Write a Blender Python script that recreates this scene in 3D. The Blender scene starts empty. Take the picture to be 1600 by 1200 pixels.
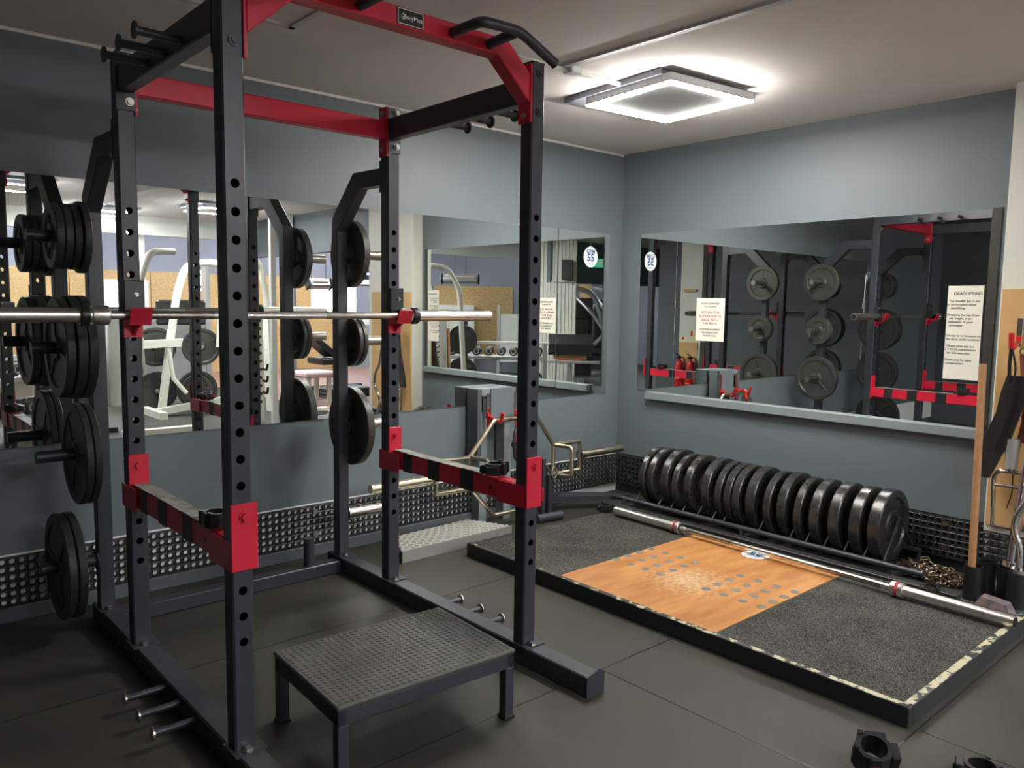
import bpy, bmesh, math, random
from mathutils import Vector, Matrix
random.seed(7)
PI = math.pi
S = bpy.context.scene
C = S.collection

# ------------------------------------------------------------------ camera
def look_matrix(loc, yaw, pitch, roll):
    y, p, r = math.radians(yaw), math.radians(pitch), math.radians(roll)
    F = Vector((math.cos(y)*math.cos(p), math.sin(y)*math.cos(p), math.sin(p)))
    R = Vector((math.sin(y), -math.cos(y), 0)); U = R.cross(F)
    R2 = R*math.cos(r) + U*math.sin(r); U2 = -R*math.sin(r) + U*math.cos(r)
    M = Matrix((R2, U2, -F)).transposed().to_4x4(); M.translation = Vector(loc)
    return M
cd = bpy.data.cameras.new('camera'); cam = bpy.data.objects.new('camera', cd); C.objects.link(cam)
cam.matrix_world = look_matrix((-4.449, -3.816, 1.357), 48.28, -5.685, 0.824)
cd.sensor_fit = 'HORIZONTAL'; cd.sensor_width = 36; cd.lens = 1239.05/1600*36; cd.clip_start = .05
S.camera = cam
# ------------------------------------------------------------------ world, exposure
W = bpy.data.worlds.new('world'); S.world = W; W.use_nodes = True
W.node_tree.nodes['Background'].inputs[0].default_value = (.55, .62, .8, 1)
W.node_tree.nodes['Background'].inputs[1].default_value = .15
S.view_settings.view_transform = 'Standard'; S.view_settings.look = 'None'
S.view_settings.gamma = 1; S.view_settings.use_curve_mapping = False
S.view_settings.exposure = 1.12
cy = S.cycles
cy.use_denoising = True; cy.max_bounces = 10; cy.glossy_bounces = 7; cy.diffuse_bounces = 4
cy.sample_clamp_indirect = 12; cy.caustics_reflective = True; cy.blur_glossy = .5; cy.caustics_refractive = False
LAMP = 112.0      # emission of the square lamps
LAMP_FAR = 120.0
TUBE = 85.0      # emission of the strip lamps in the hall

# ------------------------------------------------------------------ materials
def mat(name, col, rough=.5, metal=0, noise=None, bump=None, emit=None, spec=None, coat=0):
    """noise=(scale, amount, col2); bump=(scale, strength)"""
    m = bpy.data.materials.new(name); m.use_nodes = True
    nt = m.node_tree; b = nt.nodes['Principled BSDF']
    b.inputs['Base Color'].default_value = (*col, 1)
    b.inputs['Roughness'].default_value = rough; b.inputs['Metallic'].default_value = metal
    if spec is not None: b.inputs['Specular IOR Level'].default_value = spec
    if coat: b.inputs['Coat Weight'].default_value = coat
    if noise or bump:
        tc = nt.nodes.new('ShaderNodeTexCoord')
        geo = nt.nodes.new('ShaderNodeNewGeometry')
    if noise:
        n = nt.nodes.new('ShaderNodeTexNoise'); n.inputs['Scale'].default_value = noise[0]; n.inputs['Detail'].default_value = 4
        nt.links.new(geo.outputs['Position'], n.inputs['Vector'])
        r = nt.nodes.new('ShaderNodeValToRGB')
        r.color_ramp.elements[0].position = .5-noise[1]/2; r.color_ramp.elements[1].position = .5+noise[1]/2
        r.color_ramp.elements[0].color = (*col, 1); r.color_ramp.elements[1].color = (*noise[2], 1)
        nt.links.new(n.outputs['Fac'], r.inputs['Fac']); nt.links.new(r.outputs['Color'], b.inputs['Base Color'])
    if bump:
        n = nt.nodes.new('ShaderNodeTexNoise'); n.inputs['Scale'].default_value = bump[0]; n.inputs['Detail'].default_value = 3
        nt.links.new(geo.outputs['Position'], n.inputs['Vector'])
        bp = nt.nodes.new('ShaderNodeBump'); bp.inputs['Strength'].default_value = bump[1]; bp.inputs['Distance'].default_value = .004
        nt.links.new(n.outputs['Fac'], bp.inputs['Height']); nt.links.new(bp.outputs['Normal'], b.inputs['Normal'])
    if emit:
        b.inputs['Emission Color'].default_value = (*emit[0], 1); b.inputs['Emission Strength'].default_value = emit[1]
    return m
M = {}
M['wall'] = mat('painted_wall', (.128, .155, .17), .5, noise=(1.6, .6, (.142, .17, .185)), bump=(60, .12))
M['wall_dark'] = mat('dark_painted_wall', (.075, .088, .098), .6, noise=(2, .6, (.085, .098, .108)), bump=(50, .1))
M['ceiling'] = mat('ceiling_paint', (.71, .67, .65), .8, noise=(1.2, .6, (.75, .71, .69)), bump=(30, .15))
M['white'] = mat('white_paint', (.7, .7, .66), .5, noise=(5, .6, (.62, .62, .57)))
M['cream'] = mat('cream_paint', (.66, .65, .58), .55, noise=(6, .6, (.6, .59, .52)))
M['trimgrey'] = mat('grey_trim_paint', (.22, .255, .265), .45)
M['steel_black'] = mat('black_powder_coat', (.027, .029, .037), .4, noise=(25, .5, (.034, .036, .045)), bump=(400, .08))
M['red'] = mat('red_powder_coat', (.6, .012, .04), .36, noise=(18, .4, (.54, .011, .036)))
M['chrome'] = mat('polished_steel', (.72, .7, .68), .16, 1)
M['satin'] = mat('satin_steel', (.86, .83, .78), .3, 1)
M['alu'] = mat('aluminium_tread', (.82, .8, .74), .38, .5)
M['alu_dark'] = mat('aluminium_sheet', (.42, .41, .38), .42, .6)
M['dotted'] = mat('studded_rubber', (.05, .049, .043), .5, noise=(6, .5, (.068, .066, .056)))
M['steel'] = mat('worn_steel', (.5, .47, .43), .32, 1, noise=(30, .6, (.36, .33, .29)))
M['brass'] = mat('yellowed_steel', (.55, .5, .38), .35, 1, noise=(25, .6, (.4, .35, .25)))
M['iron'] = mat('black_cast_iron', (.026, .026, .026), .45, noise=(40, .5, (.036, .035, .033)), bump=(120, .3))
M['iron_grey'] = mat('grey_cast_iron', (.07, .068, .062), .42, .3, noise=(30, .6, (.045, .044, .042)), bump=(120, .3))
M['rubber'] = mat('black_rubber', (.02, .02, .02), .5, noise=(20, .6, (.03, .03, .029)), bump=(90, .25))
M['bumper'] = mat('bumper_rubber', (.018, .018, .018), .27, noise=(35, .35, (.04, .039, .036)), bump=(60, .3))
M['black'] = mat('black_plastic', (.012, .012, .013), .35)
M['tape'] = mat('black_tape', (.013, .014, .016), .5)
M['worn_tape'] = mat('worn_tape', (.12, .115, .1), .6, noise=(22, .35, (.3, .29, .25)), bump=(60, .6))
M['blackwood'] = mat('black_painted_wood', (.015, .015, .016), .5, noise=(30, .4, (.022, .022, .022)), bump=(30, .3))
M['ply'] = mat('plywood', (.52, .3, .11), .5, noise=(4, .7, (.6, .38, .17)))
M['mirror'] = mat('mirror_glass', (.86, .89, .87), .0, 1)
M['paper'] = mat('paper', (.8, .78, .68), .7)
M['ink'] = mat('black_ink', (.04, .04, .04), .7)
M['redink'] = mat('red_ink', (.35, .03, .05), .7)
M['blueink'] = mat('blue_ink', (.05, .14, .28), .6)
M['sticker'] = mat('white_sticker', (.85, .87, .88), .4)
M['pad'] = mat('black_vinyl', (.02, .02, .02), .3, bump=(14, .5))
M['whitesteel'] = mat('white_frame_paint', (.66, .66, .56), .35)
M['silver'] = mat('silver_frame_paint', (.5, .5, .5), .3, .6)
M['pink'] = mat('pale_pink_vinyl', (.6, .42, .42), .45)
M['wood'] = mat('dowel_wood', (.3, .14, .06), .5, noise=(30, .6, (.42, .22, .1)))
M['leather'] = mat('brown_leather', (.16, .05, .025), .5, noise=(20, .5, (.22, .08, .04)))
M['strap_red'] = mat('red_webbing', (.3, .03, .03), .8)
M['chain'] = mat('rusty_chain_steel', (.34, .27, .2), .42, .9, noise=(60, .5, (.16, .11, .08)))
M['lampgrey'] = mat('lamp_box_grey', (.2, .21, .25), .5)
M['lightbox'] = mat('lamp_frame_white', (.55, .56, .58), .4)
M['lamp'] = mat('lamp_glow', (1, 1, 1), .5, emit=((1, .97, .91), LAMP))
M['lamp_far'] = mat('far_lamp_glow', (1, 1, 1), .5, emit=((.97, .98, 1), LAMP_FAR))
M['tube'] = mat('tube_glow', (1, 1, 1), .5, emit=((.86, .9, 1), TUBE))
M['window'] = mat('bright_window', (.9, .92, 1), .4, emit=((.9, .95, 1), 2.2))
M['neon'] = mat('blue_neon', (.05, .1, .9), .4, emit=((.08, .16, 1), 12))
M['green'] = mat('exit_sign_green', (.02, .45, .2), .4, emit=((.05, .8, .35), .2))
M['lilac'] = mat('far_wall_paint', (.2, .205, .25), .6)
M['extred'] = mat('extinguisher_red', (.55, .02, .02), .25)
M['yellow'] = mat('pale_yellow_label', (.75, .7, .35), .6)
M['heat'] = mat('heater_reflector', (.7, .68, .66), .25, .8)
M['brownfloor'] = mat('brown_board_floor', (.2, .11, .08), .45, noise=(5, .5, (.27, .16, .12)))

def osb():
    m = mat('oriented_strand_board', (.6, .38, .16), .6); nt = m.node_tree; b = nt.nodes['Principled BSDF']
    geo = nt.nodes.new('ShaderNodeNewGeometry'); mp = nt.nodes.new('ShaderNodeMapping'); mp.inputs['Scale'].default_value = (14, 14, 22)
    v = nt.nodes.new('ShaderNodeTexVoronoi'); v.inputs['Randomness'].default_value = 1
    r = nt.nodes.new('ShaderNodeValToRGB')
    r.color_ramp.elements[0].color = (.27, .15, .05, 1); r.color_ramp.elements[1].color = (.58, .39, .18, 1)
    nt.links.new(geo.outputs['Position'], mp.inputs[0]); nt.links.new(mp.outputs[0], v.inputs['Vector'])
    nt.links.new(v.outputs['Color'], r.inputs['Fac']); nt.links.new(r.outputs['Color'], b.inputs['Base Color'])
    return m
M['osb'] = osb()

def floor_mat():
    """rubber floor tiles: seams cut into the base colour and the bump, mottled wear"""
    m = mat('rubber_floor', (.05, .048, .042), .55, spec=.3); nt = m.node_tree; b = nt.nodes['Principled BSDF']; L = nt.links
    geo = nt.nodes.new('ShaderNodeNewGeometry')
    n1 = nt.nodes.new('ShaderNodeTexNoise'); n1.inputs['Scale'].default_value = 2.2; n1.inputs['Detail'].default_value = 5
    n2 = nt.nodes.new('ShaderNodeTexNoise'); n2.inputs['Scale'].default_value = 220
    for n in (n1, n2): L.new(geo.outputs['Position'], n.inputs['Vector'])
    r = nt.nodes.new('ShaderNodeValToRGB')
    r.color_ramp.elements[0].position = .3; r.color_ramp.elements[1].position = .75
    r.color_ramp.elements[0].color = (.033, .0318, .025, 1); r.color_ramp.elements[1].color = (.053, .051, .04, 1)
    L.new(n1.outputs['Fac'], r.inputs['Fac'])
    mx = nt.nodes.new('ShaderNodeMix'); mx.data_type = 'RGBA'; mx.blend_type = 'MULTIPLY'; mx.inputs['Factor'].default_value = .25
    L.new(r.outputs['Color'], mx.inputs['A']); L.new(n2.outputs['Fac'], mx.inputs['B'])
    L.new(mx.outputs['Result'], b.inputs['Base Color'])
    rr = nt.nodes.new('ShaderNodeMapRange'); rr.inputs['To Min'].default_value = .45; rr.inputs['To Max'].default_value = .7
    L.new(n1.outputs['Fac'], rr.inputs['Value']); L.new(rr.outputs['Result'], b.inputs['Roughness'])
    bp = nt.nodes.new('ShaderNodeBump'); bp.inputs['Strength'].default_value = .25; bp.inputs['Distance'].default_value = .002
    L.new(n2.outputs['Fac'], bp.inputs['Height']); L.new(bp.outputs['Normal'], b.inputs['Normal'])
    return m
M['floor'] = floor_mat()

def speckled():
    m = mat('speckled_rubber', (.05, .05, .046), .85, spec=.15); nt = m.node_tree; b = nt.nodes['Principled BSDF']; L = nt.links
    geo = nt.nodes.new('ShaderNodeNewGeometry')
    n = nt.nodes.new('ShaderNodeTexNoise'); n.inputs['Scale'].default_value = 260; n.inputs['Detail'].default_value = 2
    n1 = nt.nodes.new('ShaderNodeTexNoise'); n1.inputs['Scale'].default_value = 5
    r = nt.nodes.new('ShaderNodeValToRGB'); e = r.color_ramp.elements
    e[0].position = .45; e[0].color = (.014, .014, .012, 1); e[1].position = .8; e[1].color = (.17, .166, .145, 1)
    L.new(geo.outputs['Position'], n.inputs['Vector']); L.new(geo.outputs['Position'], n1.inputs['Vector'])
    ad = nt.nodes.new('ShaderNodeMath'); ad.operation = 'MULTIPLY_ADD'; ad.inputs[1].default_value = .18; 
    L.new(n1.outputs['Fac'], ad.inputs[0]); L.new(n.outputs['Fac'], ad.inputs[2]); 
    sb = nt.nodes.new('ShaderNodeMath'); sb.operation = 'SUBTRACT'; sb.inputs[1].default_value = .06; L.new(ad.outputs[0], sb.inputs[0])
    L.new(sb.outputs[0], r.inputs['Fac']); L.new(r.outputs['Color'], b.inputs['Base Color'])
    bp = nt.nodes.new('ShaderNodeBump'); bp.inputs['Strength'].default_value = .6; bp.inputs['Distance'].default_value = .002
    L.new(n.outputs['Fac'], bp.inputs['Height']); L.new(bp.outputs['Normal'], b.inputs['Normal'])
    return m
M['speckled'] = speckled()

def varnished():
    m = mat('varnished_board', (.6, .27, .08), .38); nt = m.node_tree; b = nt.nodes['Principled BSDF']; L = nt.links
    geo = nt.nodes.new('ShaderNodeNewGeometry'); mp = nt.nodes.new('ShaderNodeMapping'); mp.inputs['Scale'].default_value = (2, 9, 2); mp.inputs['Rotation'].default_value = (0, 0, .3)
    n = nt.nodes.new('ShaderNodeTexNoise'); n.inputs['Scale'].default_value = 2; n.inputs['Detail'].default_value = 6
    r = nt.nodes.new('ShaderNodeValToRGB'); e = r.color_ramp.elements
    e[0].position = .32; e[0].color = (.36, .135, .032, 1); e[1].position = .7; e[1].color = (.55, .26, .085, 1)
    L.new(geo.outputs['Position'], mp.inputs[0]); L.new(mp.outputs[0], n.inputs['Vector']); L.new(n.outputs['Fac'], r.inputs['Fac'])
    # scuffed middle: fine pale scratches round the centre
    vm = nt.nodes.new('ShaderNodeVectorMath'); vm.operation = 'DISTANCE'; vm.inputs[1].default_value = (-1.38, -1.66, .07)
    L.new(geo.outputs['Position'], vm.inputs[0])
    mr = nt.nodes.new('ShaderNodeMapRange'); mr.inputs['From Min'].default_value = .33; mr.inputs['From Max'].default_value = .02; mr.inputs['To Max'].default_value = .42
    L.new(vm.outputs['Value'], mr.inputs['Value'])
    n3 = nt.nodes.new('ShaderNodeTexNoise'); n3.inputs['Scale'].default_value = 45; n3.inputs['Detail'].default_value = 5
    L.new(geo.outputs['Position'], n3.inputs['Vector'])
    mu = nt.nodes.new('ShaderNodeMath'); mu.operation = 'ADD'; L.new(mr.outputs['Result'], mu.inputs[0]); L.new(n3.outputs['Fac'], mu.inputs[1])
    r2 = nt.nodes.new('ShaderNodeValToRGB'); r2.color_ramp.elements[0].position = .68; r2.color_ramp.elements[1].position = 1.0
    L.new(mu.outputs[0], r2.inputs['Fac'])
    mx = nt.nodes.new('ShaderNodeMix'); mx.data_type = 'RGBA'; mx.inputs['B'].default_value = (.56, .41, .24, 1)
    L.new(r2.outputs['Color'], mx.inputs['Factor']); L.new(r.outputs['Color'], mx.inputs['A']); L.new(mx.outputs['Result'], b.inputs['Base Color'])
    return m
M['varnish'] = varnished()

def chipped():
    """black painted timber, paint chipped to bare wood in patches along the top arris"""
    m = mat('chipped_black_timber', (.015, .015, .016), .5); nt = m.node_tree; b = nt.nodes['Principled BSDF']; L = nt.links
    geo = nt.nodes.new('ShaderNodeNewGeometry')
    n = nt.nodes.new('ShaderNodeTexNoise'); n.inputs['Scale'].default_value = 16; n.inputs['Detail'].default_value = 6; n.inputs['Roughness'].default_value = .7
    sp = nt.nodes.new('ShaderNodeSeparateXYZ'); L.new(geo.outputs['Position'], sp.inputs[0])
    mr = nt.nodes.new('ShaderNodeMapRange'); mr.inputs['From Min'].default_value = .0655; mr.inputs['From Max'].default_value = .0725; mr.inputs['To Min'].default_value = 0; mr.inputs['To Max'].default_value = .3
    L.new(sp.outputs['Z'], mr.inputs['Value'])
    my = nt.nodes.new('ShaderNodeMapRange'); my.inputs['From Min'].default_value = -1.2; my.inputs['From Max'].default_value = -2.8; my.inputs['To Min'].default_value = -.06; my.inputs['To Max'].default_value = .05
    L.new(sp.outputs['Y'], my.inputs['Value'])
    L.new(geo.outputs['Position'], n.inputs['Vector'])
    a = nt.nodes.new('ShaderNodeMath'); a.operation = 'ADD'; L.new(n.outputs['Fac'], a.inputs[0]); L.new(mr.outputs['Result'], a.inputs[1])
    a2 = nt.nodes.new('ShaderNodeMath'); a2.operation = 'ADD'; L.new(a.outputs[0], a2.inputs[0]); L.new(my.outputs['Result'], a2.inputs[1])
    r = nt.nodes.new('ShaderNodeValToRGB'); e = r.color_ramp.elements
    e[0].position = .8; e[0].color = (.015, .015, .016, 1); e[1].position = .83; e[1].color = (.46, .41, .27, 1)
    L.new(a2.outputs[0], r.inputs['Fac']); L.new(r.outputs['Color'], b.inputs['Base Color'])
    return m
M['chipped'] = chipped()

# ------------------------------------------------------------------ mesh helpers
class MB:
    def __init__(s): s.bm = bmesh.new()
    def face(s, pts, smooth=False):
        f = s.bm.faces.new([s.bm.verts.new(p) for p in pts]); f.smooth = smooth; return f
    def hull8(s, P):
        v = [s.bm.verts.new(p) for p in P]
        for q in ((0,3,2,1),(4,5,6,7),(0,1,5,4),(1,2,6,5),(2,3,7,6),(3,0,4,7)): s.bm.faces.new([v[i] for i in q])
    def box(s, a, b, c=0):
        """axis box a..b, chamfer c"""
        x0,x1=sorted((a[0],b[0])); y0,y1=sorted((a[1],b[1])); z0,z1=sorted((a[2],b[2]))
        c = min(c, (x1-x0)*.45, (y1-y0)*.45, (z1-z0)*.45)
        if c <= 0:
            s.hull8([(x0,y0,z0),(x1,y0,z0),(x1,y1,z0),(x0,y1,z0),(x0,y0,z1),(x1,y0,z1),(x1,y1,z1),(x0,y1,z1)]); return s
        t = bmesh.new(); bmesh.ops.create_cube(t, size=1)
        for v in t.verts: v.co = Vector(((x0+x1)/2+v.co.x*(x1-x0), (y0+y1)/2+v.co.y*(y1-y0), (z0+z1)/2+v.co.z*(z1-z0)))
        bmesh.ops.bevel(t, geom=t.edges[:], offset=c, segments=1, affect='EDGES')
        s.merge(t); return s
    def merge(s, t, mx=None):
        if mx: t.transform(mx)
        me = bpy.data.meshes.new('tmp'); t.to_mesh(me); t.free(); s.bm.from_mesh(me); bpy.data.meshes.remove(me)
    def obox(s, p0, p1, w, h, up=(0,0,1), c=0):
        """rectangular bar from p0 to p1, w across, h along up"""
        p0, p1 = Vector(p0), Vector(p1); d = (p1-p0); L = d.length; d.normalize(); up = Vector(up)
        r = d.cross(up).normalized(); u = r.cross(d)
        t = MB(); t.box((-w/2, 0, -h/2), (w/2, L, h/2), c)
        mx = Matrix((r, d, u)).transposed().to_4x4(); mx.translation = p0
        s.merge(t.bm, mx); return s
    def cyl(s, p0, p1, r, seg=20, r2=None, caps=True):
        p0, p1 = Vector(p0), Vector(p1); r2 = r if r2 is None else r2
        d = (p1-p0).normalized(); a = d.orthogonal().normalized(); b = d.cross(a)
        A, B = [], []
        for i in range(seg):
            t = 2*PI*i/seg; o = a*math.cos(t)+b*math.sin(t)
            A.append(s.bm.verts.new(p0+o*r)); B.append(s.bm.verts.new(p1+o*r2))
        for i in range(seg):
            f = s.bm.faces.new((A[i], A[(i+1)%seg], B[(i+1)%seg], B[i])); f.smooth = True
        if caps: s.bm.faces.new(A[::-1]); s.bm.faces.new(B)
        return s
    def tube(s, pts, r, seg=10, closed=False, caps=True):
        pts = [Vector(p) for p in pts]; n = len(pts); rings = []
        ref = None
        for i, p in enumerate(pts):
            if closed: d = (pts[(i+1)%n]-pts[i-1]).normalized()
            elif i == 0: d = (pts[1]-p).normalized()
            elif i == n-1: d = (p-pts[-2]).normalized()
            else: d = ((pts[i+1]-p).normalized()+(p-pts[i-1]).normalized()).normalized()
            if ref is None: ref = d.orthogonal().normalized()
            a = (ref-d*ref.dot(d)); a = a.normalized() if a.length > 1e-6 else d.orthogonal().normalized()
            ref = a; b = d.cross(a)
            rings.append([s.bm.verts.new(p+(a*math.cos(2*PI*k/seg)+b*math.sin(2*PI*k/seg))*r) for k in range(seg)])
        for i in range(n if closed else n-1):
            A, B = rings[i], rings[(i+1)%n]
            for k in range(seg):
                f = s.bm.faces.new((A[k], A[(k+1)%seg], B[(k+1)%seg], B[k])); f.smooth = True
        if not closed and caps: s.bm.faces.new(rings[0][::-1]); s.bm.faces.new(rings[-1])
        return s
    def lathe(s, prof, o, ax, seg=40, sharp=True):
        """prof: list of (radius, distance along axis)"""
        o, d = Vector(o), Vector(ax).normalized(); a = d.orthogonal().normalized(); b = d.cross(a)
        rings = []
        for r, h in prof:
            if r < 1e-6: rings.append([s.bm.verts.new(o+d*h)])
            else: rings.append([s.bm.verts.new(o+d*h+(a*math.cos(2*PI*k/seg)+b*math.sin(2*PI*k/seg))*r) for k in range(seg)])
        for A, B in zip(rings, rings[1:]):
            for k in range(seg):
                k2 = (k+1)%seg
                if len(A) == 1 and len(B) == 1: continue
                if len(A) == 1: f = s.bm.faces.new((A[0], B[k2], B[k]))
                elif len(B) == 1: f = s.bm.faces.new((A[k], A[k2], B[0]))
                else: f = s.bm.faces.new((A[k], A[k2], B[k2], B[k]))
                f.smooth = True
        return s
    def prism(s, poly, vec):
        """polygon of 3D points extruded by vec"""
        A = [s.bm.verts.new(Vector(p)) for p in poly]; B = [s.bm.verts.new(Vector(p)+Vector(vec)) for p in poly]
        n = len(A)
        for i in range(n): s.bm.faces.new((A[i], A[(i+1)%n], B[(i+1)%n], B[i]))
        s.bm.faces.new(A[::-1]); s.bm.faces.new(B); return s
    def sphere(s, o, r, seg=14, sc=(1,1,1)):
        t = bmesh.new(); bmesh.ops.create_uvsphere(t, u_segments=seg, v_segments=seg//2+2, radius=r)
        for f in t.faces: f.smooth = True
        for v in t.verts: v.co = Vector((v.co.x*sc[0]+o[0], v.co.y*sc[1]+o[1], v.co.z*sc[2]+o[2]))
        s.merge(t); return s
    def text(s, body, size, mx, depth=.0006, bold=0):
        cu = bpy.data.curves.new('t', 'FONT'); cu.body = body; cu.size = size; cu.align_x = 'CENTER'; cu.align_y = 'CENTER'
        cu.extrude = depth; cu.offset = bold; cu.resolution_u = 3
        o = bpy.data.objects.new('t', cu); C.objects.link(o)
        dg = bpy.context.evaluated_depsgraph_get(); me = bpy.data.meshes.new_from_object(o.evaluated_get(dg))
        me.transform(mx); s.bm.from_mesh(me); bpy.data.objects.remove(o); bpy.data.curves.remove(cu); bpy.data.meshes.remove(me)
        return s

def frame(o, right, up):
    r, u = Vector(right).normalized(), Vector(up).normalized(); n = r.cross(u)
    m = Matrix((r, u, n)).transposed().to_4x4(); m.translation = Vector(o); return m
def rootloc(p):
    while p.parent: p = p.parent
    return p.location.copy()
def obj(name, mb, m, parent=None, bevel=0, flip=True):
    if flip: bmesh.ops.recalc_face_normals(mb.bm, faces=mb.bm.faces[:])
    if parent: mb.bm.transform(Matrix.Translation(-rootloc(parent)))
    me = bpy.data.meshes.new(name); mb.bm.to_mesh(me); mb.bm.free()
    if name != 'upright': me.set_sharp_from_angle(angle=.5)
    me.materials.append(M[m] if isinstance(m, str) else m)
    o = bpy.data.objects.new(name, me); C.objects.link(o)
    if parent: o.parent = parent
    if bevel:
        b = o.modifiers.new('bevel', 'BEVEL'); b.width = bevel; b.segments = 2; b.limit_method = 'ANGLE'; b.angle_limit = .7
    return o
def thing(name, label, cat, loc=(0,0,0), group=None):
    o = bpy.data.objects.new(name, None); C.objects.link(o); o.location = loc; o.empty_display_size = .05
    o['label'] = label; o['category'] = cat
    if group: o['group'] = group
    return o
def tag(o, label, cat, group=None, base=None, kind=None):
    """a thing that is one mesh: origin moved to its base"""
    o['label'] = label; o['category'] = cat
    if group: o['group'] = group
    if kind: o['kind'] = kind
    vs = [v.co for v in o.data.vertices]
    b = Vector(base) if base else Vector(((min(v.x for v in vs)+max(v.x for v in vs))/2, (min(v.y for v in vs)+max(v.y for v in vs))/2, min(v.z for v in vs)))
    o.data.transform(Matrix.Translation(-b)); o.location = b; return o
def struct(name, mb, m, parent=None, bevel=0):
    o = obj(name, mb, m, parent, bevel); o['kind'] = 'structure'; return o
def label(o, t): o['label'] = t; return o
def copy_tree(o, parent=None):
    c = o.copy(); C.objects.link(c); c.parent = parent
    for ch in [x for x in bpy.data.objects if x.parent == o]: copy_tree(ch, c)
    return c
def bend(p, rad=.03, n=4):
    """round the corners of a polyline"""
    p = [Vector(q) for q in p]; out = [p[0]]
    for i in range(1, len(p)-1):
        a, b, c = p[i-1], p[i], p[i+1]; r = min(rad, (a-b).length*.45, (c-b).length*.45)
        u, v = b+(a-b).normalized()*r, b+(c-b).normalized()*r
        for k in range(n+1):
            t = k/n; out.append(u*(1-t)**2+b*2*t*(1-t)+v*t*t)
    return out+[p[-1]]

# ================================================================== THE SETTING
H = 2.437
# floor, with seams as shallow cuts between rubber tiles (thin dark strips let in flush)
struct('floor', MB().box((-10.5, -11.4, -.1), (7.5, .1, 0)), 'floor')
seams = MB()
for y in (-.93, -1.915, -2.87, -3.85): seams.box((-5.9, y-.0025, -.01), (-1.84 if y > -2.8 else 0, y+.0025, .0012))
for x, ya, yb in ((-2.285, -3.85, -1.915), (-2.53, -1.915, -.93), (-3.53, -1.915, -.93), (-3.285, -3.85, -1.915), (-4.285, -3.85, -1.915), (-1.815, -3.85, -2.87), (-4.53, -1.915, -.93)):
    seams.box((x-.0025, ya, -.01), (x+.0025, yb, .0012))
struct('trim_1', seams, M['black'])
struct('wall_back', MB().box((-6.1, 0, 0), (.12, .12, H+.1)), 'wall')
wr = MB().box((0, -2.95, 0), (.12, 0, H+.1)); struct('wall_right', wr, 'wall')
cl = MB().box((-10.2, -7.2, H), (.3, .12, H+.1)); struct('ceiling', cl, 'ceiling')
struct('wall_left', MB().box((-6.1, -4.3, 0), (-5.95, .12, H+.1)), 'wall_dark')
# hall beyond: higher roof, far walls
struct('ceiling_hall', MB().box((-10.4, -11.3, 3.25), (7.5, -7.2, 3.35)).box((.3, -7.2, 3.25), (7.5, -2.8, 3.35)), 'white')
struct('wall_front', MB().box((-10.4, -11.3, 0), (7.5, -11.15, 3.35)), 'lilac')
struct('wall_hall_right', MB().box((6.9, -11.3, 0), (7.05, -2.8, 3.35)), 'lilac')
struct('wall_hall_left', MB().box((-10.4, -11.3, 0), (-10.2, -4.2, 3.35)), 'lilac')
struct('wall_hall_back', MB().box((.12, -2.95, 0), (7.05, -2.8, 3.35)), 'lilac')
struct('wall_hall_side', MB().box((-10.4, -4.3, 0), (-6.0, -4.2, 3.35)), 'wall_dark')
struct('trim_2', MB().box((-10.4, -7.3, 2.2), (.3, -7.2, 3.35)), 'white')                # edge beam of the low ceiling
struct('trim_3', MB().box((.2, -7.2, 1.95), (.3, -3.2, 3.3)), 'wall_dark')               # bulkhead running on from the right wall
struct('trim_4', MB().box((-10.2, -5.75, 1.74), (-4.75, -5.6, 2.437)), 'wall')      # bulkhead over the machines
# pillar at the end of the right wall
struct('wall_pillar', MB().box((-.115, -2.97, 0), (.3, -2.5, H), .004), 'cream')
# strand board dado on the far walls
od = MB()
for i in range(13): od.box((-10.2+i*1.3, -11.15, 0), (-10.2+i*1.3+1.29, -11.12, 1.86))
struct('wall_board', od, 'osb')
od = MB()
for i in range(6): od.box((6.9, -11+i*1.3, 0), (6.87, -11+i*1.3+1.29, 1.9))
struct('wall_board', od, 'osb')
struct('floor_hall', MB().box((.35, -11.1, 0), (6.8, -4.9, .012)), 'brownfloor')
# cornice strips and battens on the ceiling
tr = MB().box((-5.95, -.008, H-.016), (-.01, 0, H-.002)); struct('trim_5', tr, 'ceiling')
tr = MB().box((-1.845, -7, H-.012), (-1.815, -1.15, H)).box((-3.4, -.815, H-.008), (-2.94, -.79, H)).box((-2.965, -2.1, H-.008), (-2.94, -.79, H)).box((-3.37, -3, H-.006), (-3.345, -.79, H))
struct('trim_6', tr, 'lightbox')
# ledge under the right mirror, dark edging at its right end
lg = MB().box((-.05, -2.435, .712), (0, -.285, .762), .003); struct('trim_7', lg, 'trimgrey')
struct('trim_8', MB().box((-.008, -2.448, .762), (0, -2.405, 1.872)), 'iron_grey')

# ------------------------------------------------------------------ mirrors
def mirror_a(x0, x1, lab):
    tag(obj('wall_mirror', MB().box((x0, -.006, .734), (x1, 0, 1.868), .0015), 'mirror'), lab, 'mirror')
mirror_a(-.655, -.141, 'narrow wall mirror panel nearest the room corner on the back wall')
mirror_a(-3.93, -.659, 'very long wall mirror on the back wall behind the power rack')
tag(obj('wall_mirror', MB().box((-.006, -2.404, .762), (0, -.18, 1.868), .0015), 'mirror'), 'wide wall mirror above the ledge and bumper plates on the right wall', 'mirror')

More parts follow.
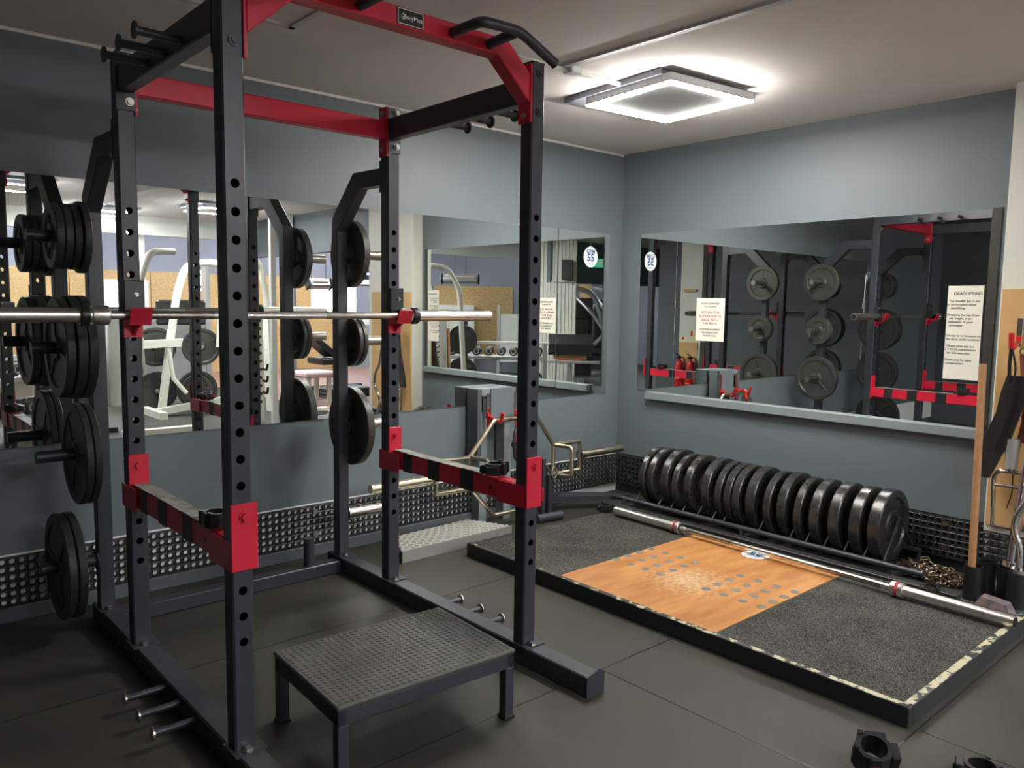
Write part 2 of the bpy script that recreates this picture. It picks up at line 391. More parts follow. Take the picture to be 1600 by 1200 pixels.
def gym_sticker(o, right, up, lab, s=1, flat=False, grp=None):
    n = Vector(right).cross(Vector(up)).normalized()
    t = thing('gym_sticker', lab, 'sticker', tuple(Vector(o)))
    obj('disc', MB().cyl(Vector(o), Vector(o)+n*.0008, .071*s, 40), 'sticker', t)
    tx = MB(); f = lambda dy: frame(Vector(o)+Vector(up)*dy*s+n*.001, right, up)
    tx.text('GYM', .042*s, f(.036), bold=.0012); tx.text('55', .074*s, f(-.008), bold=.0025); tx.text('GYM & FITNESS', .011*s, f(-.05))
    obj('lettering', tx, 'blueink', t); return t
gym_sticker((-.336, -.0062, 1.698), (1,0,0), (0,0,1), 'round white gym sticker on the narrow mirror beside the corner')
gym_sticker((-4.005, -.0005, 1.69), (1,0,0), (0,0,1), 'round white gym sticker on the back wall left of the long mirror')
gym_sticker((-.79, -1.65, .0712), (.02,-1,0), (1,.02,0), 'round white gym sticker on the orange board of the lifting platform', 1.0)

# ------------------------------------------------------------------ notices on the right mirror
def notice(y0, y1, z0, z1, lines, lab, skew=0):
    """lines: (text, size, z offset from top, material, align shift)"""
    t = thing('paper_notice', lab, 'notice', (-.0065, (y0+y1)/2, z0))
    def P(u, v): return Vector((-.0068, y0+(y1-y0)*u+skew*(1-v), z0+(z1-z0)*v))
    sh = MB().prism([P(0,0), P(1,0), P(1,1), P(0,1)], (-.0006, 0, 0)); obj('sheet', sh, 'paper', t)
    for mname in ('ink', 'redink'):
        tx = MB(); k = 0
        for s_, sz, dz, mm, sy in lines:
            if mm != mname: continue
            k = 1
            v = 1-dz/(z1-z0); c = P(.5, v)
            tx.text(s_, sz, frame((-.0078, c.y+sy, c.z), (0,-1,0), (0,0,1)))
        if k: obj('printed_text', tx, mname, t)
        else: tx.bm.free()
    return t
notice(-.669, -.886, 1.139, 1.42, [
    ('PLEASE REMEMBER', .017, .035, 'ink', 0), ('TO ALWAYS', .017, .056, 'ink', 0),
    ('RETURN THE', .024, .094, 'redink', 0), ('BUMPER PLATES', .024, .118, 'redink', 0), ('BACK INTO', .024, .142, 'redink', 0), ('THE RACK', .024, .166, 'redink', 0),
    ('GYM MANAGEMENT', .018, .205, 'ink', 0), ('WE APPRECIATE', .018, .226, 'ink', 0), ('THANK YOU', .018, .246, 'ink', 0)],
    'single page notice on the right mirror asking to return the bumper plates')
L2 = [('DEADLIFTING', .0215, .04, 'ink', -.012)]
for i, s_ in enumerate(['The deadlift bar is not', 'to be dropped when', 'deadlifting.', None, 'Dropping the bar, from', 'any height, is an', 'indication of poor', 'technique.', None, None,
                        'The bar is to lowered to', 'the floor under control.', None, 'Please note this is a', 'G Y M 55 requirement', 'for this exercise.', None, 'Thank you for your', 'cooperation.']):
    if s_: L2.append((s_, .0165, .078+i*.0178, 'ink', (24-len(s_))*.0026))
notice(-2.224, -2.392, 1.007, 1.488, L2, 'long two-page deadlifting notice on the right mirror', skew=0)

# ------------------------------------------------------------------ rubber ring mat skirting
def ring_mat(p0, p1, n, z0, z1, rows, lab, wname):
    """perforated rubber ring mat standing against the wall; n = outward normal"""
    p0, p1, n = Vector(p0), Vector(p1), Vector(n); d = (p1-p0); L = d.length; d.normalize()
    cols = int(L/.0355); cw = L/cols; rh = (z1-z0)/rows
    t = thing('ring_mat', lab, 'rubber mat', tuple((p0+p1)/2))
    mb = MB(); bm = mb.bm; K = 8; r = .0108
    for off in (.0125,):
        for i in range(cols):
            for j in range(rows):
                cx, cz = (i+.5)*cw, z0+(j+.5)*rh
                sq = []; ho = []; ho2 = []
                for k in range(K):
                    a = 2*PI*k/K
                    c_, s_ = math.cos(a), math.sin(a); m_ = max(abs(c_), abs(s_))
                    sq.append(bm.verts.new(p0+d*(cx+c_/m_*cw/2)+n*off+Vector((0,0,cz+s_/m_*rh/2))))
                    ho.append(bm.verts.new(p0+d*(cx+c_*r*1.25)+n*(off+.004)+Vector((0,0,cz+s_*r*1.25))))
                    ho2.append(bm.verts.new(p0+d*(cx+c_*r)+n*.0035+Vector((0,0,cz+s_*r))))
                for k in range(K):
                    k2 = (k+1)%K
                    bm.faces.new((sq[k], sq[k2], ho[k2], ho[k])); bm.faces.new((ho[k], ho[k2], ho2[k2], ho2[k]))
    # rim along the top and bottom
    for z in (z0-.004, z1):
        a, b = p0+Vector((0,0,z)), p1+Vector((0,0,z))
        mb.prism([a+n*.003, a+n*.0145, a+n*.0145+Vector((0,0,.004)), a+n*.003+Vector((0,0,.004))], d*L)
    obj('ring_sheet', mb, 'rubber', t, flip=False)
    k = 0
    x = .12
    while x < L-.05:
        for zz in (z0+rh*1.5, z1-rh*.9):
            q = p0+d*x+Vector((0,0,zz)); obj('screw_washer', MB().cyl(q+n*.0125, q+n*.019, .0145, 14), 'steel', t)
        x += .43
    return t
M['mat_back'] = mat('white_backing', (.85, .85, .82), .5)
struct('baseboard_back', MB().box((-5.9, -.004, .0), (-.004, 0, .284)), 'mat_back')
struct('baseboard_right', MB().box((-.003, -2.49, .0), (0, -.004, .284)), 'black')
struct('baseboard_left', MB().box((-5.9, -.028, 0), (-.6, -.004, .062), .003), 'wall_dark')
ring_mat((-4.3, -.003, 0), (-.02, -.003, 0), (0,-1,0), .066, .274, 6, 'perforated black rubber ring mat along the foot of the back wall', 'a')
ring_mat((-.003, -.02, 0), (-.003, -2.49, 0), (-1,0,0), .066, .274, 6, 'perforated black rubber ring mat along the foot of the right wall', 'b')
ring_mat((-.115, -2.505, 0), (-.115, -3.3, 0), (-1,0,0), .066, .274, 6, 'short perforated black rubber mat at the foot of the pillar', 'c')

# ------------------------------------------------------------------ ceiling lamps
def square_lamp(c, ang, lab, size=.58, box=.68, grp=None, zb=H, drop=.067, off=(0, 0), glow='lamp_far'):
    t = thing('ceiling_lamp', lab, 'ceiling lamp', (c[0], c[1], zb), grp)
    R = Matrix.Rotation(ang, 4, 'Z')
    def add(name, boxes, m, sh=(0,0)):
        mb = MB()
        for a, b in boxes: mb.box(a, b)
        mb.bm.transform(Matrix.Translation((c[0]+sh[0], c[1]+sh[1], zb)) @ R); obj(name, mb, m, t)
    h = box/2; add('mounting_box', [((-h,-h,-.028), (h,h,0))], 'lampgrey', off)
    h = size/2; w = .034
    add('lamp_body', [((-h+w,-h+w,-drop), (h-w,h-w,-.028)), ((-h,-h,-drop+.003), (h,h,-.028))], 'lightbox')
    z0, z1 = -drop-.004, -drop+.003
    add('glowing_ring', [((-h,-h,z0), (h,-h+w,z1)), ((-h,h-w,z0), (h,h,z1)), ((-h,-h+w,z0), (-h+w,h-w,z1)), ((h-w,-h+w,z0), (h,h-w,z1))], glow)
    return t
square_lamp((-1.165, -1.275), math.radians(-6), 'square ceiling lamp glowing over the lifting platform', off=(.045, .1), glow='lamp')
square_lamp((-.85, -5.3), 0, 'square ceiling lamp reflected beside the front rack post', grp=None)
square_lamp((-3.0, -4.85), 0, 'square ceiling lamp behind the camera reflected at the far left edge')
square_lamp((-1.75, -6.55), 0, 'square ceiling lamp at the edge of the low ceiling reflected over the left rack post')
k = 0
for x, y, ln in ((1.6, -6.6, 1.5), (1.9, -7.6, 1.5), (2.6, -9.0, 1.5), (-2.6, -8.6, 1.5), (-2.4, -9.8, 1.5), (0.2, -8.8, 1.5), (4.6, -6.4, 1.5), (4.8, -9.4, 1.5), (-6.5, -8.4, 1.5), (-8.2, -6.4, 1.5)):
    zt = 2.3 if y > -7 and x < 0 else 2.85
    t = thing('strip_light', ['strip light %s' % s for s in ('nearest the room opening on the right side of the hall', 'second in the hall behind the first on the right', 'third in the hall near the bright window', 'over the left end of the hall seen at the far left edge', 'close to the strand board wall at the left end of the hall', 'in the middle of the hall beyond the low ceiling', 'over the blue neon sign side of the hall', 'in the far right corner of the hall', 'over the low dumbbell wall with the radiant heater', 'over the silver machines left of the hall')][k], 'strip light', (x, y, zt+.06)); k += 1
    obj('housing', MB().box((x-ln/2, y-.06, zt+.02), (x+ln/2, y+.06, zt+.06)), 'white', t)
    for dy in (-.03, .03): obj('light_tube', MB().cyl((x-ln/2+.03, y+dy, zt), (x+ln/2-.03, y+dy, zt), .014, 8), 'tube', t)
    for sx in (-.5, .5): obj('hanger', MB().cyl((x+sx, y, zt+.06), (x+sx, y, H if zt < 2.5 else 3.25), .004, 6), 'white', t)
# conduit on the ceiling feeding the near lamp
t = thing('ceiling_conduit', 'thin white conduit and junction box feeding the near ceiling lamp', 'conduit', (-1.77, -1.2, H))
obj('pipe', MB().cyl((-1.89, -1.19, H-.018), (-1.46, -1.215, H-.018), .011, 12).cyl((-1.89, -1.19, H-.012), (-2.9, -1.13, H-.008), .006, 8), 'white', t)
obj('junction_box', MB().box((-1.81, -1.23, H-.03), (-1.74, -1.17, H), .004), 'lightbox', t)

# ================================================================== POWER RACK
xL, xR, s, yF, yB, yS, ss, hr, zt = -3.600, -2.492, .061, -1.706, -.780, -.326, .056, .074, 2.21
rack = thing('power_rack', 'tall black and red power rack with drilled uprights in front of the long mirror', 'power rack', (-3.015, -1.24, 0))
def upright(x, y, zh):
    """square tube with a row of through holes in its front and back faces"""
    mb = MB(); bm = mb.bm; c = .005; z0 = hr
    zs = [.397+.0749*i for i in range(18)]
    hz = .0749; K = 12; r = .0128
    for yy in (y, y+s):
        prev = z0
        for z in zs:
            a, b = z-hz/2, z+hz/2
            if a > prev+1e-4: mb.face([(x+c,yy,prev),(x+s-c,yy,prev),(x+s-c,yy,a),(x+c,yy,a)])
            prev = b; sq = []; ho = []; hi = []
            for k in range(K):
                t = 2*PI*k/K+PI/4; cc, sn = math.cos(t), math.sin(t); m_ = max(abs(cc), abs(sn))
                sq.append(bm.verts.new((x+s/2+cc/m_*(s/2-c), yy, z+sn/m_*hz/2)))
                ho.append(bm.verts.new((x+s/2+cc*r, yy, z+sn*r)))
                hi.append(bm.verts.new((x+s/2+cc*r, yy+(.003 if yy == y else -.003), z+sn*r)))
            for k in range(K):
                k2 = (k+1)%K; bm.faces.new((sq[k], sq[k2], ho[k2], ho[k])); bm.faces.new((ho[k], ho[k2], hi[k2], hi[k]))
        mb.face([(x+c,yy,prev),(x+s-c,yy,prev),(x+s-c,yy,zt),(x+c,yy,zt)])
    for xx in (x, x+s): mb.face([(xx,y+c,z0),(xx,y+s-c,z0),(xx,y+s-c,zt),(xx,y+c,zt)])
    for ax, ay, bx, by in ((x,y+c,x+c,y),(x+s-c,y,x+s,y+c),(x+s,y+s-c,x+s-c,y+s),(x+c,y+s,x,y+s-c)):
        mb.face([(ax,ay,z0),(bx,by,z0),(bx,by,zt),(ax,ay,zt)])
    mb.box((x+.001, y+.001, zt-.004), (x+s-.001, y+s-.001, zt+.002)); mb.box((x-.012, y-.03, hr), (x+s+.022, y+s+.004, hr+.006))
    bmesh.ops.remove_doubles(bm, verts=bm.verts[:], dist=1e-5)
    return obj('upright', mb, 'steel_black', rack)
def bolt(parent, p, d, m='steel', r=.011):
    p, d = Vector(p), Vector(d).normalized()
    mb = MB().cyl(p, p+d*.003, r*1.35, 16).cyl(p+d*.003, p+d*.011, r, 6)
    return obj('bolt', mb, m, parent)
for x in (xL, xR):
    for y in (yF, yB):
        u = upright(x, y, zt)
        bolt(u, (x+s/2, y-.015, hr+.006), (0,0,1))
# base rails with end plates
for x in (xL, xR):
    r_ = obj('base_rail', MB().box((x, -2.03, 0), (x+.078, -.2, hr), .005), 'steel_black', rack)
    e = MB().prism([(x-.003,-2.03,0),(x-.003,-2.03,hr+.002),(x+.06,-2.03,hr+.018),(x+.086,-2.03,hr+.002),(x+.086,-2.03,0)], (0,-.008,0))
    obj('end_plate', e, 'steel_black', r_)
obj('rear_base_beam', MB().box((xL+.078, -.345, .0), (xR, -.275, .062), .004), 'steel_black', rack)
obj('bar_holder', MB().cyl((-2.65, -.31, .06), (-2.65, -.31, .2), .026, 20), 'steel_black', rack)
# storage uprights that bend forward to the rear uprights
for x in (xL+.002, xR+.002):
    poly = [(x,yS+ss,hr),(x,yS+ss,1.765),(x,-.475,1.962),(x,-.719,1.957),(x,-.719,1.882),(x,-.52,1.886),(x,yS,1.70),(x,yS,hr)]
    u = obj('storage_upright', MB().prism(poly, (ss,0,0)), 'steel_black', rack, .003)
    obj('joint_plate', MB().box((x-.004, -.721, 1.85), (x+ss+.004, -.713, 1.99)), 'steel_black', u)
    obj('foot_plate', MB().box((x-.01, yS-.03, hr), (x+ss+.02, yS+ss+.02, hr+.006)), 'steel_black', u)
    bolt(u, (x+ss/2, yS-.015, hr+.006), (0,0,1))
# storage pegs
for side, x in ((-1, xL+.002), (1, xR+.002+ss)):
    for z in (.285, .736, 1.165, 1.598):
        x2 = x+side*.205
        pg = obj('storage_peg', MB().cyl((x, -.298, z), (x2, -.298, z), .024, 22).cyl((x, -.298, z), (x+side*.006, -.298, z), .04, 22), 'steel' if side > 0 else 'steel_black', rack)
# upper side beams with band pegs
for side, x in ((-1, xL), (1, xR)):
    b = obj('side_beam', MB().box((x+.005, yF+s, 2.075), (x+s-.005, yB, 2.165), .004), 'steel_black', rack)
    for yy, dy in ((yB-.006, 1), (yF+s, 1)):
        obj('joint_plate', MB().box((x-.001, yy, 2.015), (x+s+.001, yy+.006, 2.206)), 'steel_black', b)
    for z in (2.045, 2.19): bolt(b, (x+s/2+.012, yB-.006, z), (0,-1,0))
    for y in (-1.11, -1.26, -1.41):
        xo = x+.005 if side < 0 else x+s-.005
        pg = obj('band_peg', MB().cyl((xo, y, 2.1), (xo+side*.125, y, 2.1), .0125, 14), 'steel_black', b)
        obj('peg_flange', MB().cyl((xo+side*.125, y, 2.1), (xo+side*.131, y, 2.1), .024, 18), 'steel_black', pg)
# floor pegs on the base rails
for side, x in ((-1, xL), (1, xR+.078)):
    for y in (-1.11, -1.25, -1.39):
        L_ = .125 if side < 0 else .085
        pg = obj('band_peg', MB().cyl((x, y, .045), (x+side*L_, y, .045), .0115, 14), 'steel_black', rack)
        obj('peg_flange', MB().cyl((x+side*L_, y, .045), (x+side*(L_+.006), y, .045), .021, 18), 'steel', pg)
# rear red crossbar
cb = obj('rear_crossbar', MB().box((xL+s+.008, yB+.006, 2.075), (xR-.008, yB+.058, 2.155), .004), 'red', rack)
for x in (xL+s, xR-.008):
    obj('end_plate', MB().box((x, yB-.002, 2.0), (x+.008, yB+.062, 2.212), .001), 'red', cb)
    for z in (2.03, 2.185): bolt(cb, (x if x > -3 else x+.008, yB+.03, z), (-1 if x > -3 else 1, 0, 0), r=.008)
# front red pull-up bar: straight beam, ends kinked down to the uprights
xm = (xL+s+xR)/2
def mir(p): return [(2*xm-a, b) for a, b in p][::-1]
bot = [(-2.648, 2.197), (-2.502, 2.065)]; top = [(-2.502, 2.165), (-2.608, 2.256)]
poly = bot+top+mir(top)+mir(bot)
pb = obj('pull_up_bar', MB().prism([(a, yF, b) for a, b in poly], (0, .062, 0)), 'red', rack, .004)
for x in (xL+s, xR-.009):
    obj('end_plate', MB().box((x, yF-.002, 2.0), (x+.009, yF+.064, 2.2), .001), 'red', pb)
    for z in (2.025,): bolt(pb, (x if x > -3 else x+.009, yF+.03, z), (-1 if x > -3 else 1, 0, 0), r=.008)
for x in (xL+s/2, xR+s/2):
    for z in (2.04, 2.175): obj('bolt', MB().cyl((x+.004, yF, z), (x+.004, yF-.004, z), .016, 20).cyl((x+.004, yF-.004, z), (x+.004, yF-.010, z), .009, 6), 'steel_black', rack)
for sgn in (1, -1):
    f = (lambda x: x) if sgn > 0 else (lambda x: 2*xm-x)
    g = MB().tube(bend([(f(-2.846), yF, 2.223), (f(-2.846), yF-.15, 2.223), (f(-2.690), yF-.15, 2.228), (f(-2.528), yF-.15, 2.160)], .035, 5), .0165, 14)
    g.tube([(f(-2.693), yF, 2.221), (f(-2.693), yF-.15, 2.227)], .0165, 14)
    obj('grip_handle', g, 'steel_black', pb)
# name plate
npz = obj('name_plate', MB().box((-3.057, yF-.003, 2.203), (-2.960, yF, 2.252), .001), 'black', pb)
bd = MB()
for a, b in (((-3.055,2.2045),(-2.962,2.2065)), ((-3.055,2.2485),(-2.962,2.2505)), ((-3.055,2.2045),(-3.053,2.2505)), ((-2.964,2.2045),(-2.962,2.2505))):
    bd.box((a[0], yF-.0038, a[1]), (b[0], yF-.003, b[1]))
bd.text('BodyMax', .0185, frame((-3.0, yF-.0036, 2.2275), (1,0,0), (0,0,1)))
dm = [(-3.043, 2.2275), (-3.0345, 2.238), (-3.026, 2.2275), (-3.0345, 2.217)]
for i in range(4):
    a, b = dm[i], dm[(i+1)%4]; bd.obox((a[0], yF-.0034, a[1]), (b[0], yF-.0034, b[1]), .0012, .0018, (0,1,0))
bd.obox((-3.0375, yF-.0034, 2.223), (-3.0315, yF-.0034, 2.232), .0012, .0018, (0,1,0))
obj('plate_lettering', bd, 'sticker', npz)
# bar hooks
for x in (xL, xR):
    hk_ = MB().box((x-.002, yB-.008, 1.222), (x+s+.002, yB, 1.32), .001)
    hk_.prism([(x-.002, yB-.008, 1.284), (x-.002, yB-.082, 1.286), (x-.002, yB-.100, 1.326), (x-.002, yB-.092, 1.328), (x-.002, yB-.074, 1.268), (x-.002, yB-.008, 1.266)][::-1], (s+.012, 0, 0))
    hk_.prism([(x+s/2-.005, yB-.008, 1.268), (x+s/2-.005, yB-.07, 1.268), (x+s/2-.005, yB-.008, 1.228)], (.01, 0, 0))
    jb = obj('bar_hook', hk_, 'red', rack)
    obj('hook_pad', MB().box((x-.001, yB-.024, 1.318), (x+s+.006, yB, 1.425), .002), 'black', jb)
    bolt(jb, (x+s/2+.008, yB-.024, 1.375), (0,-1,0), r=.006)
# safety beams
for side, x in ((-1, xL), (1, xR)):
    z0, z1 = .612, .692
    sb = obj('safety_beam', MB().box((x+.004, yF+s+.002, z0+.002), (x+s-.006, yB-.010, z1), .003), 'red', rack)
    br = MB().box((x-.004, yF-.010, .607), (x+s+.012, yF, .797), .002)                       # plate in front of the front upright
    br.box((x-.004, yF-.008, .607), (x+.001, yF+.16, .69))
    obj('safety_bracket', MB().box((x-.002, yB-.010, .60), (x+s+.006, yB, .795), .002).box((x-.006, yB-.09, .60), (x-.001, yB+.06, .685)).box((x-.006, yB+.055, .60), (x+.01, yB+.068, .685)), 'red', sb)
    obj('safety_bracket', br, 'red', sb)
    for p in ((x+s/2+.006, yF-.010, .76), (x+s/2+.002, yB-.010, .757)): 
        obj('bolt', MB().cyl(p, Vector(p)+Vector((0,-.003,0)), .018, 20).cyl(Vector(p)+Vector((0,-.003,0)), Vector(p)+Vector((0,-.012,0)), .013, 6), 'red', sb)
    if side > 0: obj('latch_tab', MB().box((x+s+.012, yF-.012, .627), (x+s+.022, yF-.002, .675), .002), 'red', sb)
    for ya, yb in ((-.93, -.895), (-1.13, -1.085), (-1.36, -1.31)):
        ya -= .02; tp = MB().box((x+.0025, ya-.012, z0), (x+s-.0045, yb, z1+.0015)); obj('tape_band', tp, 'tape', sb)
    wt = MB()
    y = -.82
    while y > -1.42:
        l = random.uniform(.07, .12); wt.box((x+.003, max(y-l, -1.44), z1+.001), (x+s-.004, y, z1+random.uniform(.003, .006)), .001); y -= l-.002
    obj('worn_tape_top', wt, 'worn_tape', sb)
    for yh in (-1.50, -.875): obj('beam_hole', MB().cyl((x+.0042, yh, .65), (x+.003, yh, .65), .009, 12), 'black', sb)

# ================================================================== BARBELLS
def barbell(p, d, L, lab, stops, m_sh, m_sl, r_sh=.014, r_sl=.0255, mark=True, cap=True):
    """p = left end, d = direction, stops = distance of the inner collar faces"""
    p, d = Vector(p), Vector(d).normalized(); a, b = stops
    t = thing('barbell', lab, 'barbell', tuple(p+d*L/2-Vector((0,0,r_sl))))
    obj('shaft', MB().cyl(p+d*(a-.01), p+d*(b+.01), r_sh, 20), m_sh, t)
    for u, v in ((a+.1, a+.42), (b-.42, b-.1)): obj('knurling', MB().cyl(p+d*u, p+d*v, r_sh+.0006, 20), 'steel', t)
    for e0, e1, sg in ((0, a, -1), (L, b, 1)):
        sl = obj('sleeve', MB().cyl(p+d*e0, p+d*e1, r_sl, 28), m_sl, t)
        obj('sleeve_collar', MB().lathe([(0,0),(r_sl+.0075,0),(r_sl+.0085,.003),(r_sl+.0085,.052),(r_sl+.006,.055),(r_sl,.055)], p+d*e1, d*(-sg), 30), m_sl, sl)
        if mark: obj('red_mark', MB().cyl(p+d*(e1-sg*.018), p+d*(e1-sg*.034), r_sl+.0092, 30, caps=False), 'redink', sl)
        obj('end_cap', MB().cyl(p+d*e0, p+d*(e0+sg*.004), r_sl-.005, 24), 'black', sl)
    return t
barbell((-4.165, -.825, 1.302), (1,0,0), 2.225, 'chrome barbell resting on the red hooks of the power rack', (.45, 1.757), 'satin', 'satin', mark=False)
rb_ = [o for o in bpy.data.objects if o.get('label', '').startswith('chrome barbell')][0]
for x, d in ((-2.408, 1), (-3.715, -1)):
    cr_ = MB().lathe([(.0265,0),(.037,0),(.038,.004),(.038,.024),(.0355,.028),(.0265,.028)], (x-.002*d+.012*d, -.825, 1.302), (d,0,0), 30)
    o = obj('rubber_ring', cr_, 'black', rb_)
barbell((-.761, -.662, .1025), (-.0356, -1, 0), 2.2, 'chrome deadlift barbell lying along the back of the lifting platform', (.445, 1.755), 'satin', 'satin')

# ================================================================== PLATES ON THE RACK
def plate_mesh(R, w, hub=.03, bore=.0262):
    """iron plate about the origin, axis x, thickness w: raised rim and hub, thin web"""
    h = w/2; g = min(.010, w*.28)
    half = [(bore, h), (hub+.012, h), (hub+.018, h-g*.5), (hub+.022, h-g), (R-.045, h-g), (R-.036, h-.001), (R-.004, h), (R, h-.004)]
    prof = half+[(r, -a) for r, a in half[::-1]]+[half[0]]
    mb = MB().lathe(prof, (0,0,0), (1,0,0), 48)
    return mb
def plate(x, y, z, R, w, lab, grp=None, m='iron', ribs=True, rot=0, name='weight_plate', flat=None):
    t = thing(name, lab, 'weight plate', (x, y, z), grp)
    mb = plate_mesh(R, w); o = obj('disc', mb, m, None); o.parent = t
    if ribs:
        for k in range(3):
            a = rot+k*2*PI/3; dv = Vector((0, math.cos(a), math.sin(a)))
            o = obj('web_rib', MB().obox(dv*.045, dv*(R-.042), .014, w-.006, (1,0,0), .002), m, None); o.parent = t
    return t
# left storage peg stacks (x runs away from the upright)
xs = xL+.002
for i in range(4): plate(xs-.012-.031*i-.006, -.298, 1.598-.0, .127 if i else .14, .029, 'small black plate on the top left storage peg, %s from the upright' % ['first', 'second', 'third', 'fourth and outermost'][i], 'plates on the top left storage peg', rot=.4*i)
for i, (r_, w_) in enumerate(((.205, .036), (.205, .036), (.198, .034))): plate(xs-.03-.038*i, -.298, 1.165-.0, r_, w_, 'large black plate on the middle left storage peg, %s the upright' % ['against', 'between the other two beside', 'farthest from'][i], 'plates on the middle left storage peg', rot=.5*i+.3)
for i in range(2): plate(xs-.028-.030*i, -.298, .736, .205, .028, ['black plate against the upright on the lower left storage peg', 'black plate with a visible dished face on the lower left storage peg'][i], 'plates on the lower left storage peg', rot=.9)
for i in range(2): plate(xs-.098-.036*i, -.298, .285, .213, .032, ['inner plate of the pair on the left storage peg nearest the floor', 'outer plate of the pair on the left storage peg nearest the floor'][i], 'plates on the bottom left storage peg', rot=.2)
xs = xR+.002+ss
plate(xs+.030, -.298, 1.598, .166, .038, 'thick black plate on the top right storage peg', rot=PI/2, m='iron_grey')
for i in range(2): plate(xs+.022+.028*i, -.298, 1.165, .125, .026, ['small plate against the upright on the middle right storage peg', 'outer small plate on the middle right storage peg'][i], 'plates on the middle right storage peg', rot=.3, m='iron_grey')
plate(xs+.032, -.298, .736, .198, .042, 'large plate on the lower right storage peg showing half past the upright', rot=PI/2+.25, m='iron_grey')

# ================================================================== COLLAR CLAMPS
def clamp(p, rot, lab, pitch=0, s_=1, hs=1):
    """plastic lock-jaw collar, axis z before rotation"""
    t = thing('collar_clamp', lab, 'barbell collar', p)
    mb = MB(); K = 24; ro, ri, h = .041*s_, .030*s_, .042*s_*hs
    prof = [(ri, 0), (ro, 0), (ro+.003*s_, h*.5), (ro, h), (ri, h), (ri, 0)]
    mb.lathe(prof, (0,0,0), (0,0,1), 12)
    body = obj('body', mb, 'black', None); body.parent = t
    lv = MB().box((ro-.006, -.022*s_, .004), (ro+.016*s_, .022*s_, h*.9), .003).box((-ro*.2, ro-.004, .004), (ro*.9, ro+.010*s_, h*.85), .003).obox((ro*.7, ro*.7, h*.5), (ro*1.45, ro*.2, h*.5), .012*s_, h*.6, c=.002)
    l = obj('lever', lv, 'black', None); l.parent = t
    sw = MB().box((ro+.012*s_, -.009, h*.3), (ro+.018*s_, .009, h*.62), .001); l2 = obj('red_switch', sw, 'strap_red', None); l2.parent = t
    sw = MB().box((-.014*s_, -ro-.005*s_, h*.35), (.010*s_, -ro+.004*s_, h*.68), .002); l2 = obj('red_switch', sw, 'extred', None); l2.parent = t
    for a in (2.2, 3.3, 4.4):
        lug = MB().box((math.cos(a)*ro-.007, math.sin(a)*ro-.007, h*.15), (math.cos(a)*ro+.007, math.sin(a)*ro+.007, h*1.12), .002)
        l3 = obj('lug', lug, 'black', None); l3.parent = t
    t.rotation_euler = (pitch, 0, rot); return t
clamp((xL+.028, -1.53, .698), .6, 'black barbell collar on the left safety beam')
clamp((xR+.032, -1.50, .698), 2.4, 'black barbell collar on the right safety beam', s_=1.05)
clamp((-.735, -.555, .0705), 1, 'black barbell collar standing by the left end of the floor barbell')
clamp((-.655, -2.47, .0705), 2.2, 'black barbell collar lying behind the right sleeve of the floor barbell', s_=.8)
clamp((-2.165, -2.87, .022), -.9, 'black barbell collar tipped on its edge near the bottom right corner', pitch=math.radians(24), s_=1.25, hs=1.5)
clamp((-1.965, -3.105, .0), 1.9, 'black barbell collar cut by the bottom edge of the photo at the right', s_=1.2)

# ================================================================== STEP PLATFORM
st = thing('step_platform', 'low black step with a studded rubber top between the rack rails', 'step', (-3.07, -1.71, 0))
Rz = Matrix.Translation((-3.073, -1.722, 0)) @ Matrix.Rotation(math.radians(-3.0), 4, 'Z')
def stp(name, mb, m, par=st, bev=0): mb.bm.transform(Rz); return obj(name, mb, m, par, bev)
hx, hy = .315, .225
fr = MB().box((-hx, -hy, .175), (hx, -hy+.03, .222), .002).box((-hx, hy-.03, .175), (hx, hy, .222), .002).box((-hx, -hy, .175), (-hx+.03, hy, .222), .002).box((hx-.03, -hy, .175), (hx, hy, .222), .002)
stp('frame', fr, 'steel_black')
for sx in (-1, 1):
    for sy in (-1, 1):
        x, y = sx*(hx-.017), sy*(hy-.017)
        lg = stp('leg', MB().box((x-.017, y-.017, .008), (x+.017, y+.017, .176), .002), 'steel_black')
        stp('foot_cap', MB().box((x-.021, y-.021, 0), (x+.021, y+.021, .012), .002), 'black', lg)
stp('rubber_top', MB().box((-hx-.004, -hy-.004, .222), (hx+.004, hy+.004, .236), .004), 'dotted', st)
sd = MB(); nx, ny = 30, 22
for i in range(nx):
    for j in range(ny):
        x = -hx+.014+(2*hx-.028)*i/(nx-1); y = -hy+.014+(2*hy-.028)*j/(ny-1)
        sd.cyl((x, y, .235), (x, y, .2385), .0075, 8, r2=.006)
o = stp('rubber_studs', sd, 'dotted')

# ================================================================== LIFTING PLATFORM
PZ = .0685
lp = thing('lifting_platform', 'low deadlift platform with orange board centre and speckled rubber ends', 'lifting platform', (-1.26, -1.69, 0))
ang = math.radians(.4)
X0, X1, Y0, Y1 = -1.836, -.62, -2.848, -.535
fr = MB().box((X0, Y0, 0), (X0+.03, Y1, PZ+.004), .003)
obj('front_edge_timber', fr, 'chipped', lp)
obj('end_timber', MB().box((X0+.03, Y0, 0), (X1, Y0+.03, PZ+.004), .003), 'chipped', lp)
obj('end_timber', MB().box((X0+.03, Y1-.03, 0), (X1, Y1, PZ-.002), .003), 'blackwood', lp)
obj('rubber_tile', MB().box((X0+.031, -1.213, .002), (-.64, Y1-.032, PZ-.001), .002), 'speckled', lp)
obj('rubber_tile', MB().box((X0+.031, Y0+.031, .002), (-.64, -2.088, PZ-.001), .002), 'speckled', lp)
obj('rubber_tile', MB().box((-.70, -2.086, .002), (-.64, -1.215, PZ-.002), .002), 'speckled', lp)
wb = obj('board', MB().box((X0+.031, -2.086, .002), (-.702, -1.215, PZ+.0005), .001), 'varnish', lp)
